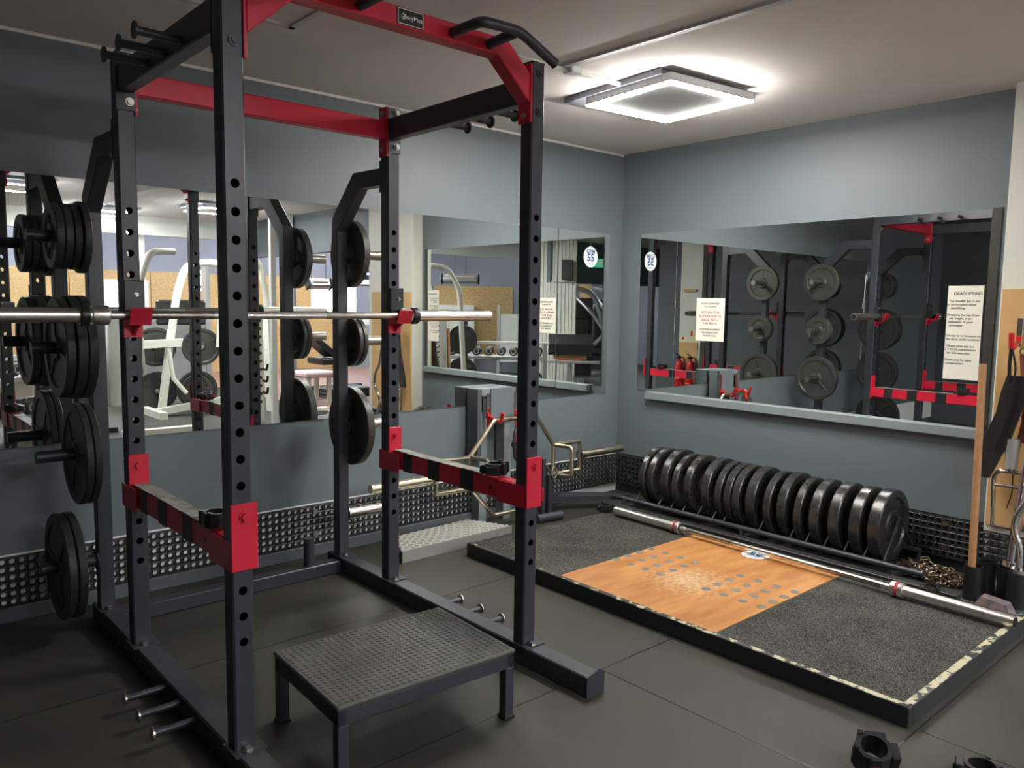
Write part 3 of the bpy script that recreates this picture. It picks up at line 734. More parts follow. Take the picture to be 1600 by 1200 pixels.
gd = mat('worn_grey_pads', (.2, .19, .16), .6, noise=(30, .5, (.13, .12, .1)))
for x in (-1.13, -1.225, -1.32, -1.414):
    for y in (-1.232, -1.325, -1.421, -1.517, -1.776, -1.871, -1.967, -2.06): obj('grip_dot', MB().cyl((x, y, PZ), (x, y, PZ+.0014), .0215, 22), gd, lp)

# ================================================================== BUMPER PLATE RACK
br = thing('plate_rack', 'low black floor rack holding the row of bumper plates', 'plate rack', (-.32, -1.35, 0))
obj('front_timber', MB().obox((-.568, -2.56, .035), (-.535, -.36, .035), .06, .066, c=.003), 'blackwood', br)
obj('front_rail', MB().cyl((-.46, -2.36, .085), (-.43, -.36, .085), .016, 16), 'steel_black', br)
obj('rear_rail', MB().cyl((-.07, -2.2, .085), (-.07, -.44, .085), .016, 16), 'steel_black', br)
for y in (-.46, -1.35, -2.19): obj('cross_bar', MB().box((-.46, y-.02, 0), (-.06, y+.02, .04), .003).cyl((-.45, y, .03), (-.45, y, .085), .012, 10).cyl((-.07, y, .03), (-.07, y, .085), .012, 10), 'steel_black', br)
tops = [(.430,-.604),(.434,-.675),(.441,-.781),(.425,-.871),(.431,-.965),(.431,-1.091),(.424,-1.179),(.425,-1.246),(.422,-1.304),(.427,-1.393),(.419,-1.504),(.426,-1.593),(.413,-1.686),(.419,-1.781),(.421,-1.894),(.420,-2.003),(.423,-2.103)]
wd = [.042,.046,.056,.042,.05,.056,.044,.046,.05,.06,.044,.052,.044,.054,.058,.058,.062]
ordn = ['nearest the room corner', 'second from the room corner', 'third from the room corner', 'fourth from the room corner', 'fifth from the room corner', 'sixth from the room corner', 'seventh from the room corner', 'eighth from the room corner', 'ninth and middle one of the row', 'eighth from the chain end', 'seventh from the chain end', 'sixth from the chain end', 'fifth from the chain end', 'fourth from the chain end', 'third from the chain end', 'second from the chain end', 'beside the chain pile']
for i, ((zt_, y), w_) in enumerate(zip(tops, wd)):
    Rr = .19; zc = zt_-Rr+.004
    lean = random.uniform(-.03, .03)
    t = thing('bumper_plate', 'black rubber bumper plate %s in the floor rack' % ordn[i], 'bumper plate', (-.255, y+.02-w_/4, zc), 'bumper plates in the floor rack')
    h = w_/2; R_ = Rr
    half = [(.026, h-.006), (.05, h-.006), (.055, h-.002), (.075, h-.003), (.085, h-.012), (R_-.05, h-.012), (R_-.04, h-.001), (R_-.006, h), (R_, h-.005)]
    prof = half+[(r, -a) for r, a in half[::-1]]+[half[0]]
    o = obj('disc', MB().lathe(prof, (0,0,0), (0,1,0), 56), 'bumper', None); o.parent = t
    o = obj('hub_ring', MB().lathe([(.0255, h-.004), (.0375, h-.004), (.0375, -h+.004), (.0255, -h+.004), (.0255, h-.004)], (0,0,0), (0,1,0), 30), 'steel', None); o.parent = t
    t.rotation_euler = (lean*.5, 0, lean)
ys = [t_[1]+.02 for t_ in tops]
gaps = [ys[0]+.045]+[(a+b)/2-.006 for a, b in zip(ys, ys[1:])]+[ys[-1]-.06]
for i, y in enumerate(gaps):
    if i in (1, 9, 11, 8): continue
    obj('divider_rod', MB().tube(bend([(-.45, y-.02, .085), (-.26, y-.012, .30 if i in (0, len(gaps)-1) else .24), (-.075, y-.02, .085)], .03, 4), .0045, 8), 'steel_black', br)

# ================================================================== TRAP BAR AND ITS WALL STAND
ws = thing('wall_stand', 'grey painted timber stand with chrome hooks holding the trap bar on the back wall', 'bar stand', (-1.2, -.1, 0))
for x in (-1.365, -1.165):
    stud = obj('timber_stud', MB().box((x-.03, -.10, 0), (x+.03, -.02, .80), .003), 'trimgrey', ws)
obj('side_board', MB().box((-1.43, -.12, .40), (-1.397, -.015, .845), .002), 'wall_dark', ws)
obj('top_board', MB().box((-1.33, -.128, .66), (-1.13, -.10, .845), .002), 'wall', ws)
obj('top_board', MB().box((-1.395, -.118, .8), (-1.13, -.015, .845), .002), 'trimgrey', ws)
obj('bare_timber', MB().box((-1.395, -.10, .70), (-1.372, -.07, .80)), 'ply', ws)
hk = []
for x in (-1.36, -1.13):
    h = obj('bar_support', MB().box((x-.014, -.137, .665), (x+.014, -.128, .82), .002).tube(bend([(x, -.136, .68), (x, -.25, .652), (x, -.272, .70)], .012, 4), .009, 10), 'chrome', ws)
    obj('red_sleeve', MB().tube(bend([(x, -.148, .676), (x, -.252, .651), (x, -.274, .712)], .012, 4), .0115, 10), 'extred', h)
    obj('red_sleeve', MB().box((x-.012, -.146, .60), (x+.012, -.137, .70), .002), 'extred', h)
tb = thing('trap_bar', 'yellowed steel trap bar hung upright on the grey wall stand', 'trap bar', (-1.22, -.225, .07))
yy = -.222; r = .0135
def xz(l, y=yy): return [(a, y, b) for a, b in l]
hexf = MB().tube(bend(xz([(-1.573,.462),(-1.383,.664),(-1.035,.664),(-.879,.462),(-.632,.462),(-.632,.270),(-.879,.268),(-1.035,.082),(-1.383,.082),(-1.56,.276),(-1.815,.276),(-1.815,.464),(-1.573,.462)]), .02, 4)[:-1], r, 10, closed=True)
obj('hexagon_frame', hexf, 'brass', tb)
for x in (-1.573, -.879):
    sg = -1
    obj('end_bar', MB().tube(xz([(x, .462), (x, .27)]), r, 10), 'brass', tb)
    obj('raised_handle', MB().tube(bend([(x+.005, yy, .462), (x+.03, yy-.14, .462), (x+.03, yy-.14, .27), (x+.005, yy, .27)], .03, 5), r, 10), 'brass', tb)
for x0, x1 in ((-1.815, -2.245), (-.632, -.205)):
    sl = obj('sleeve', MB().cyl((x0, yy, .368), (x1, yy, .368), .0245, 26), 'brass', tb)
    obj('sleeve_stop', MB().cyl((x0, yy, .368), (x0+(x1-x0)*.06, yy, .368), .034, 26), 'steel', sl)
sp = thing('lifting_strap', 'dark red and black lifting strap hanging from the trap bar hook', 'strap', (-1.235, -.285, .33))
obj('webbing', MB().prism([(-1.275,-.285,.66),(-1.225,-.285,.66),(-1.22,-.285,.45),(-1.235,-.285,.33),(-1.26,-.285,.42)], (0,-.006,0)), 'strap_red', sp)
obj('webbing', MB().tube(bend([(-1.25,-.285,.655),(-1.30,-.30,.55),(-1.28,-.295,.44),(-1.26,-.29,.42)], .05, 5), .008, 8).tube(bend([(-1.23,-.287,.655),(-1.19,-.30,.6),(-1.20,-.30,.52),(-1.25,-.30,.50)], .05, 5), .011, 8), 'black', sp)
obj('keeper', MB().box((-1.30,-.305,.505),(-1.195,-.284,.53), .002), 'black', sp)
obj('red_hook', MB().tube(bend([(-1.232,-.25,.69),(-1.232,-.30,.70),(-1.232,-.31,.63)], .02, 4), .012, 10), 'extred', sp)
# black weight horn stand on the floor behind the front right upright
bs = thing('landmine_post', 'black steel post with a tube foot standing beside the front right upright', 'landmine stand', (-1.02, -.28, 0))
obj('post', MB().box((-.99, -.30, .03), (-.955, -.265, .29), .003), 'steel_black', bs)
obj('post', MB().box((-1.03, -.285, .03), (-1.0, -.25, .40), .003), 'steel_black', bs)
obj('foot_tube', MB().cyl((-1.10, -.31, .028), (-.905, -.33, .028), .028, 20), 'steel_black', bs)
ring = MB().tube([( -.955+.022*math.cos(a), -.31, .305+.036*math.sin(a)) for a in [2*PI*k/16 for k in range(16)]], .0065, 8, closed=True)
obj('snap_link', ring, 'steel', bs)
# black flat bar along the wall behind
tag(obj('flat_bar', MB().prism([(-.93,-.045,.095),(-.45,-.22,.06),(-.30,-.36,.05),(-.30,-.40,.05),(-.95,-.09,.07)][::-1], (0,0,.03)), 'steel_black'), 'flat black steel bar lying low in the corner behind the trap bar', 'steel bar')
# aluminium ramp
rp = thing('tread_plate_step', 'aluminium tread plate ramp on the floor between rack and lifting platform', 'ramp', (-1.85, -.3, 0))
A_, B_, Cc, D_ = Vector((-2.178,-.421,0)), Vector((-1.399,-.412,0)), Vector((-1.518,-.138,0)), Vector((-2.06,-.17,0))
up = Vector((0,0,.062))
b_ = MB(); b_.hull8([A_, B_, Cc, D_, A_+up, B_+up, Cc+up, D_+up]); obj('body', b_, 'alu_dark', rp)
obj('end_cap', MB().box((-2.187, -.43, 0), (-2.178, -.37, .064), .002), 'black', rp)
tr = MB()
for i in range(22):
    for j in range(8):
        u, v = (i+.5)/22, (j+.5)/8
        p = A_.lerp(B_, u).lerp(D_.lerp(Cc, u), v)+up
        a = PI/4 if (i+j)%2 else -PI/4; dv = Vector((math.cos(a), math.sin(a), 0))*.017
        tr.obox(p-dv*.95, p+dv*.95, .013, .006)
obj('tread_pattern', tr, 'alu', rp)

# ================================================================== CHAINS
ch = MB(); random.seed(3)
def link(c, mx):
    t = MB(); pts = []
    for k in range(16):
        a = 2*PI*k/16; pts.append((math.cos(a)*.013+(.012 if math.cos(a) > 0 else -.012), math.sin(a)*.014, 0))
    t.tube(pts, .0046, 6, closed=True); mx = Matrix.Translation(c) @ mx; ch.merge(t.bm, mx)
for i in range(150):
    a = random.random()*2*PI; q = random.random()**.6; u = -2.30+math.sin(a)*.165*q; v = -.23+math.cos(a)*.09*q
    hgt = (1-q)*.085+.01
    link((v, u, random.uniform(.008, hgt+.012)), Matrix.Rotation(random.uniform(0, PI), 4, 'Z') @ Matrix.Rotation(random.uniform(-1, 1), 4, 'X') @ Matrix.Rotation(random.uniform(-.6, .6), 4, 'Y'))
tag(obj('steel_chain', ch, 'chain', flip=False), 'heap of rusty steel chain beside the last bumper plate', 'chain')
ch = MB()
for i in range(16): link((-.60+.012*i, -2.72-.022*i*.6, .012+.006*(i%2)), Matrix.Rotation(-.9, 4, 'Z') @ Matrix.Rotation((i%2)*1.3, 4, 'X'))
tag(obj('steel_chain', ch, 'steel', flip=False), 'short bright chain on the floor by the platform corner', 'chain')

# ================================================================== BAR TUBES AT THE PILLAR
bt = thing('bar_holder', 'cluster of black floor tubes holding bars in front of the pillar', 'bar holder', (-.3, -2.68, 0))
tubes = [(-.40, -2.56), (-.28, -2.58), (-.30, -2.67), (-.36, -2.73), (-.25, -2.77)]
for x, y in tubes:
    obj('floor_tube', MB().lathe([(.040, .0), (.040, .17), (.0355, .17), (.0355, .01), (0, .01)], (x, y, 0), (0,0,1), 26), 'black', bt)
obj('base_plate', MB().box((-.45, -2.83, 0), (-.19, -2.52, .008), .002), 'steel_black', bt)
tag(obj('wooden_dowel', MB().cyl((-.405, -2.555, .012), (-.335, -2.515, 1.115), .0165, 18), 'wood'), 'long wooden dowel standing in the leftmost floor tube by the pillar', 'wooden pole')
b2 = thing('short_barbell', 'chrome bar leaning up the plywood board out of the floor tubes', 'barbell', (-.36, -2.73, .01))
obj('shaft', MB().cyl((-.30, -2.668, .012), (-.17, -2.71, 1.12), .0145, 18), 'chrome', b2)
obj('sleeve', MB().cyl((-.283, -2.675, .20), (-.235, -2.692, .55), .021, 20), 'chrome', b2)
obj('collar', MB().cyl((-.29, -2.672, .172), (-.287, -2.673, .20), .037, 24), 'chrome', b2)
b3 = thing('curl_bar', 'chrome curved curl bar standing in the front floor tube by the pillar', 'curl bar', (-.36, -2.73, .01))
obj('bent_shaft', MB().tube(bend([(-.36, -2.735, .012), (-.36, -2.735, .28), (-.355, -2.70, .36), (-.35, -2.70, .42), (-.35, -2.735, .5), (-.35, -2.80, .56), (-.345, -2.80, .68), (-.33, -2.745, .76), (-.3, -2.745, .95)], .04, 4), .0145, 14), 'chrome', b3)
obj('collar', MB().cyl((-.36, -2.735, .171), (-.36, -2.735, .19), .037, 24), 'chrome', b3)
rb = thing('handle_frame', 'chrome rectangular handle frame hanging in front of the plywood board', 'cable handle', (-.2, -2.62, .27))
obj('frame_tube', MB().tube(bend([(-.20,-2.565,.33),(-.20,-2.555,.565),(-.20,-2.575,.60),(-.20,-2.69,.60),(-.20,-2.70,.56),(-.20,-2.70,.33),(-.20,-2.565,.33)], .03, 4)[:-1], .0105, 12, closed=True).cyl((-.20,-2.56,.53),(-.20,-2.70,.53), .0095, 12), 'chrome', rb)
obj('roller', MB().cyl((-.20,-2.625,.62),(-.20,-2.625,.76), .03, 24), 'silver', rb)
obj('roller_stem', MB().cyl((-.20,-2.625,.60),(-.20,-2.625,.62), .01, 12), 'chrome', rb)
bg = thing('camouflage_pouch', 'small dark camouflage pouch lying against the floor tubes', 'pouch', (-.46, -2.68, 0))
bgm = MB(); bgm.hull8([(-.52,-2.76,0),(-.455,-2.77,0),(-.45,-2.62,0),(-.50,-2.59,0),(-.505,-2.74,.055),(-.46,-2.74,.06),(-.455,-2.63,.07),(-.485,-2.625,.065)])
obj('fabric', bgm, mat('camouflage_fabric', (.09,.085,.09), .5, noise=(28, .15, (.2,.13,.12))), bg, .006)

# plywood board with hooks, belts
pbd = tag(obj('plywood_board', MB().box((-.133, -3.2, .31), (-.1155, -2.512, 1.468), .002), 'ply'), 'pale plywood board on the pillar at the right edge', 'board')
struct('wall_pillar_return', MB().box((-.10, -3.3, 0), (.2, -2.972, H)), 'cream')
def wall_hook(y, z, lab):
    t = thing('storage_hook', lab, 'hook', (-.134, y, z-.12))
    obj('bracket', MB().box((-.142, y-.013, z-.10), (-.133, y+.013, z+.03), .002), 'steel', t)
    obj('arm', MB().tube(bend([(-.14, y, z-.085), (-.24, y, z-.115), (-.25, y, z-.05)], .012, 4), .0095, 10), 'steel', t)
    obj('red_sleeve', MB().tube(bend([(-.20, y, z-.103), (-.241, y, z-.115), (-.252, y, z-.04)], .012, 4), .0125, 10).box((-.148, y-.012, z-.10), (-.141, y+.012, z-.055), .002), 'extred', t)
wall_hook(-2.60, 1.30, 'steel hook with red sleeve holding belts at the top of the plywood board')
wall_hook(-2.74, 1.10, 'steel hook at the right edge of the plywood board')
lb = thing('lifting_belt', 'wide black lifting belt hanging in front of the mirror edge', 'belt', (-.2, -2.54, .55))
def strip(pts, w, th, m, name, par):
    """flat strap through pts, width along y"""
    mb = MB()
    for a, b in zip(pts, pts[1:]): mb.obox(a, b, w, th, (1,0,0), .001)
    return obj(name, mb, m, par)
bb = MB()
P0 = [(-.215,-2.625,1.06,.085),(-.225,-2.615,.98,.1),(-.225,-2.60,.88,.10),(-.225,-2.565,.76,.11),(-.225,-2.53,.66,.10),(-.225,-2.505,.56,.075)]
for (x,y,z,w),(x2,y2,z2,w2) in zip(P0, P0[1:]):
    bb.hull8([(x2,y2-w2/2,z2),(x2+.02,y2-w2/2,z2),(x2+.02,y2+w2/2,z2),(x2,y2+w2/2,z2),(x,y-w/2,z),(x+.02,y-w/2,z),(x+.02,y+w/2,z),(x,y+w/2,z)])
obj('belt_pad', bb, 'pad', lb)
obj('hanging_strap', MB().tube(bend([(-.245,-2.60,1.19),(-.235,-2.595,1.10),(-.23,-2.60,1.03)], .03, 3), .008, 8).tube(bend([(-.247,-2.605,1.19),(-.24,-2.625,1.1),(-.235,-2.60,.85),(-.235,-2.56,.70)], .03, 3), .005, 8), 'black', lb)
lt = thing('leather_belt', 'brown leather weight belt hanging on the plywood board', 'belt', (-.17, -2.67, .72))
strip([(-.185,-2.645,1.16),(-.18,-2.655,1.05),(-.178,-2.668,.95),(-.176,-2.672,.84),(-.17,-2.655,.74)], .05, .006, 'leather', 'belt_strap', lt)
obj('buckle_ring', MB().tube([(-.19, -2.645+.022*math.cos(a), 1.175+.018*math.sin(a)) for a in [2*PI*k/14 for k in range(14)]], .004, 6, closed=True), 'steel', lt)
obj('cord', MB().tube(bend([(-.19,-2.655,.74),(-.185,-2.63,.58),(-.185,-2.635,.50),(-.185,-2.615,.42)], .04, 4), .0028, 6), 'black', lt)

# ================================================================== BEHIND THE CAMERA, SEEN IN THE MIRRORS
def bigplate(x, y, z, R, w, axis, lab, grp=None, m='iron_grey'):
    t = thing('weight_plate', lab, 'weight plate', (x, y, z), grp)
    o = obj('disc', plate_mesh(R, w), m, None); o.parent = t
    for k in range(3):
        a = .5+k*2*PI/3; dv = Vector((0, math.cos(a), math.sin(a)))
        o = obj('web_rib', MB().obox(dv*.045, dv*(R-.042), .014, w-.006, (1,0,0), .002), m, None); o.parent = t
    o = obj('bore_cap', MB().cyl((-w*.6,0,0),(w*.6,0,0), .026, 18), 'chrome', None); o.parent = t
    t.rotation_euler = (0, 0, axis); return t
# white leg press frame with plates (reflected between the left posts)
Y = -6.0
mp_ = thing('leg_press', 'large off-white plate loaded machine reflected between the left rack posts', 'gym machine', (-1.1, -6.2, 0))
obj('arched_frame', MB().tube(bend([(-1.18,Y,.95),(-1.10,Y,1.45),(-.98,Y,1.80),(-.55,Y-.1,1.84),(-.30,Y-.2,1.60),(-.20,Y-.3,1.0)], .16, 6), .045, 12), 'whitesteel', mp_)
obj('arched_frame', MB().tube(bend([(-.72,Y+.3,.80),(-.66,Y+.3,1.55),(-.45,Y+.3,1.88),(-.15,Y+.2,1.86),(.02,Y,1.4),(.08,Y,.7)], .16, 6), .04, 12), 'whitesteel', mp_)
obj('upright_tube', MB().obox((-1.18,Y,1.0),(-1.32,Y,.0), .09, .07), 'whitesteel', mp_)
obj('base_tube', MB().obox((-1.45,Y+.2,.05),(-.55,Y+.35,.18), .08, .08).obox((-1.45,Y-.4,.04),(-1.45,Y+.5,.04), .08, .08), 'whitesteel', mp_)
obj('cross_tube', MB().obox((-1.75,Y+.05,.83),(-.85,Y+.05,.86), .09, .09), 'whitesteel', mp_)
obj('lever_handle', MB().tube([(-1.3,Y+.25,.8),(-1.27,Y+.3,.45),(-1.14,Y+.35,.27)], .025, 8), 'whitesteel', mp_)
obj('dark_backrest', MB().box((-1.2,Y-.5,1.05),(-.6,Y-.42,1.36), .02), 'pad', mp_)
obj('perforated_column', MB().obox((-.16,Y+.5,.0),(-.20,Y+.5,1.15), .17, .06), 'whitesteel', mp_)
obj('chrome_guide', MB().cyl((-1.52,Y,.5),(-1.56,Y,1.95), .04, 14), 'chrome', mp_)
for i, (x, y, z, r_) in enumerate(((-1.33,Y-.12,.80,.235),(-.87,Y+.12,.80,.225),(-1.30,Y-.2,.26,.235),(-.93,Y+.12,.28,.235),(-.99,Y+.25,.30,.17))):
    bigplate(x, y, z, r_, .04, PI/2+.15, ['upper left plate', 'upper right plate', 'lower left plate', 'lower right plate', 'small front plate'][i]+' on the off-white machine in the mirror', 'plates on the off-white machine')
bigplate(-.93, Y+.30, .05+.14, .14, .03, PI/2, 'small plate low on the base of the off-white machine', None)
# white squat frame with hooks at the left edge of the mirror view
t = thing('cable_tower', 'white weight tower with a row of black hooks beside the left storage post', 'cable tower', (-1.75, -5.0, 0))
obj('tower_panel', MB().box((-2.16,-5.05,.25),(-1.98,-4.95,1.25), .01), 'white', t)
hk_ = MB()
for i in range(12): hk_.tube(bend([(-2.02,-4.94,1.2-i*.07),(-1.95,-4.93,1.18-i*.07),(-1.93,-4.93,1.21-i*.07)], .01, 2), .008, 6)
obj('hook_row', hk_, 'black', t)
obj('upright_post', MB().box((-1.93,-5.06,0),(-1.90,-4.96,1.6)), 'silver', t)
lg_ = thing('round_wall_sign', 'round black and white rosette sign on the strand board far wall', 'wall sign', (-.15, -11.1, 1.55))
obj('disc', MB().cyl((1.05,-11.115,1.72),(1.05,-11.105,1.72), .2, 24), 'sticker', lg_)
ros = MB()
for k in range(8):
    a = k*PI/4; ros.cyl((1.05+.11*math.cos(a),-11.103,1.72+.11*math.sin(a)),(1.05+.11*math.cos(a),-11.099,1.72+.11*math.sin(a)), .035, 10)
obj('rosette', ros, 'black', lg_)
# columns in the hall
for i, (x, y, w, m_, lab) in enumerate(((.13, -5.6, .11, 'white', 'slim white post reflected just left of the right storage upright'), (.62, -6.6, .16, 'trimgrey', 'grey green steel column reflected behind the right storage upright plates'), (-1.05, -7.5, .09, 'white', 'slim white post at the edge of the low ceiling'))):
    tag(obj('steel_column', MB().box((x-w/2, y-w/2, 0), (x+w/2, y+w/2, H if y > -7.2 and x < .2 else 3.25), .006), m_), lab, 'column')
tag(obj('steel_column', MB().box((-.612, -4.54, 0), (-.552, -4.48, H), .006), 'white'), 'bright white post with a perforated panel beside it in the long mirror', 'column')
pc = thing('perforated_panel', 'white perforated upright of a plate loaded machine reflected right of the front rack post', 'machine upright', (-.72, -4.6, 0))
obj('panel', MB().box((-.775, -4.62, .02), (-.675, -4.56, 1.22), .006), 'whitesteel', pc)
for i in range(11): obj('slot', MB().cyl((-.715, -4.558, 1.15-i*.09), (-.715, -4.5605, 1.15-i*.09), .018, 12), 'black', pc)
for i in range(3): obj('black_clip', MB().tube(bend([(-.69, -4.56, .62-i*.13), (-.66, -4.52, .60-i*.13), (-.65, -4.52, .67-i*.13)], .02, 3), .014, 8), 'black', pc)
gp = thing('weight_stack_cover', 'silver grey weight stack cover behind the off-white machine', 'machine cover', (-1.2, -6.9, 0))
obj('cover_panel', MB().box((-1.75, -6.95, .05), (-.45, -6.85, 1.12), .01), 'silver', gp)
obj('post', MB().box((-1.82, -6.96, 0), (-1.75, -6.84, 1.9), .005), 'steel_black', gp)
obj('post', MB().box((-.45, -6.96, 0), (-.38, -6.84, 1.9), .005), 'silver', gp)
sbx = thing('floor_stack', 'low stack of black mats on the hall floor beside the pale bench', 'mat stack', (1.25, -6.3, 0))
for i in range(3): obj('mat', MB().box((.95+.01*i, -6.6, .05*i), (1.7-.01*i, -6.1, .05*i+.045), .01), 'rubber', sbx)
# bright windows
def window(n, x0, x1, z0, z1, y=-11.12):
    w = struct('window_%d' % n, MB().box((x0-.05, y, z0-.05), (x1+.05, y+.03, z0)).box((x0-.05, y, z1), (x1+.05, y+.03, z1+.05)).box((x0-.05, y, z0), (x0, y+.03, z1)).box((x1, y, z0), (x1+.05, y+.03, z1)), 'white')
    g = obj('window_pane', MB().box((x0, y+.005, z0), (x1, y+.015, z1)), 'window'); g.parent = w
window(1, 3.35, 4.3, 1.2, 1.72); window(2, -.55, .1, 1.1, 1.65); window(3, -8.6, -7.6, 1.1, 1.7)
# radiant heaters
def heater(c, ang, lab, ln=.62, zc=H):
    t = thing('radiant_heater', lab, 'heater', c)
    R = Matrix.Translation(Vector(c)) @ Matrix.Rotation(ang, 4, 'Z') @ Matrix.Rotation(.5, 4, 'X')
    for nm, mb, m_ in (('housing', MB().box((-ln/2,-.05,-.07),(ln/2,.07,.07), .02), 'silver'), ('reflector', MB().box((-ln/2+.04,.07,-.05),(ln/2-.04,.078,.05)), 'heat'), ('element', MB().cyl((-ln/2+.05,.085,.0),(ln/2-.05,.085,.0), .009, 8), 'pink'), ('end_cap', MB().box((-ln/2-.03,-.06,-.075),(-ln/2,.085,.075), .01), 'black'), ('end_cap', MB().box((ln/2,-.06,-.075),(ln/2+.03,.085,.075), .01), 'black')):
        mb.bm.transform(R); obj(nm, mb, m_, t)
    for dx in (-.12, .12): obj('hanging_wire', MB().cyl((c[0]+dx,c[1],c[2]+.03),(c[0]+dx,c[1],zc), .004, 5), 'black', t)
heater((1.3, -7.0, 1.62), 0, 'radiant heater hanging over the hall reflected left of the right storage post', ln=.34, zc=3.25)
heater((-4.25, -7.35, 1.80), math.radians(-45), 'radiant heater above the dumbbell racks seen in the mirror within the mirror', zc=H)
# flat bench, brown boxes
t = thing('flat_bench', 'pale pink flat bench reflected beside the right storage plates', 'bench', (.65, -5.9, 0))
obj('seat_pad', MB().box((.42,-6.25,.36),(.88,-5.7,.43), .02), 'pink', t)
for x in (.5, .8):
    for y in (-6.15, -5.8): obj('leg', MB().box((x-.025,y-.025,0),(x+.025,y+.025,.36)), 'whitesteel', t)
t = thing('incline_machine', 'black incline machine in the hall beyond the pale bench', 'gym machine', (1.6, -7.2, 0))
obj('back_pad', MB().obox((1.0,-7.0,.95),(1.55,-7.1,.55), .3, .09, c=.02), 'pad', t)
obj('seat_pad', MB().box((1.3,-7.4,.42),(2.0,-6.9,.52), .02), 'pad', t)
obj('frame', MB().obox((1.2,-7.15,.05),(2.1,-7.15,.05), .08, .08).obox((1.65,-7.15,.05),(1.65,-7.15,.45), .08, .08).obox((1.0,-7.15,1.0),(1.0,-7.15,0), .06, .06), 'steel_black', t)
t = thing('neon_sign', 'blue neon sign glowing on the far wall above a reception hatch', 'neon sign', (5.15, -11.1, 2.2))
nz = MB()
pts = [(4.4,2.3),(4.52,2.05),(4.56,2.35),(4.68,2.05),(4.75,2.3),(4.9,2.1),(4.95,2.33),(5.1,2.12),(5.2,2.3)]
nz.tube([(a+.2,-11.08,b) for a, b in pts], .022, 6).tube([(4.5,-11.08,1.98),(5.5,-11.08,1.98)], .02, 6)
obj('glass_tube', nz, 'neon', t); obj('backing', MB().box((4.45,-11.11,1.85),(5.6,-11.10,2.5)), 'black', t)
t = thing('reception_hatch', 'white framed reception hatch under the blue neon sign', 'hatch', (5.0, -11.0, 0))
obj('frame', MB().box((4.2,-11.05,.9),(5.9,-11.0,1.0)).box((4.2,-11.05,1.75),(5.9,-11.0,1.85)).box((4.2,-11.05,.9),(4.3,-11.0,1.85)).box((5.0,-11.05,.9),(5.08,-11.0,1.85)), 'white', t)
obj('shutter', MB().box((4.3,-11.06,1.0),(5.9,-11.055,1.75)), 'lilac', t)
obj('counter', MB().box((4.1,-11.05,0),(6.0,-10.8,.9), .01), 'trimgrey', t)
# cable station seen between storage post and rear upright
t = thing('cable_station', 'tall silver cable station in the hall behind the right uprights', 'cable machine', (2.6, -6.9, 0))
for x in (2.35, 2.95): obj('upright', MB().box((x-.04,-6.94,0),(x+.04,-6.86,2.1), .004), 'silver', t)
obj('top_beam', MB().box((2.3,-6.95,2.02),(3.0,-6.85,2.1), .004), 'silver', t)
obj('guide_rod', MB().cyl((2.6,-6.9,.1),(2.6,-6.9,2.05), .02, 10), 'chrome', t)
obj('weight_stack', MB().box((2.48,-7.0,.1),(2.72,-6.8,.75), .004), 'black', t)
obj('curved_arm', MB().tube(bend([(2.3,-6.7,1.0),(2.45,-6.6,.8),(2.3,-6.6,.55),(2.6,-6.6,.35),(2.9,-6.7,.6)], .1, 5), .025, 8), 'chrome', t)
# -------- room side seen twice reflected: dumbbells, plate tree, preacher bench, machines
def Rr_(a): return Matrix.Rotation(a, 4, 'Z')
rk_o = Vector((-3.02, -4.93, 0)); rk_a = math.radians(-45+180)
R = Matrix.Translation(rk_o) @ Rr_(math.radians(135))
t = thing('dumbbell_rack', 'two tier steel dumbbell rack behind the camera seen in the right corner mirror', 'dumbbell rack', tuple(rk_o))
def ad(name, mb, m_, par=t):
    mb.bm.transform(R); return obj(name, mb, m_, par)
ad('shelf', MB().box((-.75,-.2,.58),(.75,.18,.63), .004), 'silver'); ad('shelf', MB().box((-.75,-.2,.20),(.75,.2,.25), .004), 'silver')
ad('top_rail', MB().box((-.78,-.24,.80),(.78,-.20,.84), .004), 'white')
for x in (-.72, .72): ad('end_frame', MB().box((x-.03,-.24,0),(x+.03,-.18,.82), .003).box((x-.03,-.24,0),(x+.03,.24,.04), .003), 'silver')
def dumbbell():
    d = thing('dumbbell', 'black rubber dumbbell', 'dumbbell', (0,0,0), 'dumbbells on the two tier rack')
    for y in (-.095, .095):
        o = obj('head', MB().lathe([(0,-.04),(.05,-.04),(.062,-.028),(.062,.028),(.05,.04),(0,.04)], (0,y,0), (0,1,0), 20), 'iron', None); o.parent = d
        o = obj('end_ring', MB().lathe([(.042,.041 if y > 0 else -.041),(.034,.043 if y > 0 else -.043),(.026,.041 if y > 0 else -.041)], (0,y,0), (0,1,0), 20), 'silver', None); o.parent = d
    o = obj('handle', MB().cyl((0,-.06,0),(0,.06,0), .016, 12), 'chrome', None); o.parent = d
    return d
d0 = dumbbell(); first = True
words = ['first', 'second', 'third', 'fourth', 'fifth', 'sixth', 'seventh', 'eighth']
for tier, z in (('upper', .694), ('lower', .314)):
    for i in range(8):
        d = d0 if first else copy_tree(d0); first = False
        pz = R @ Vector((.62-.177*i, 0, z)); d.location = pz; d.rotation_euler = (0, 0, math.radians(135))
        d['label'] = 'black round head dumbbell, %s from the plate tree on the %s shelf' % (words[i], tier)
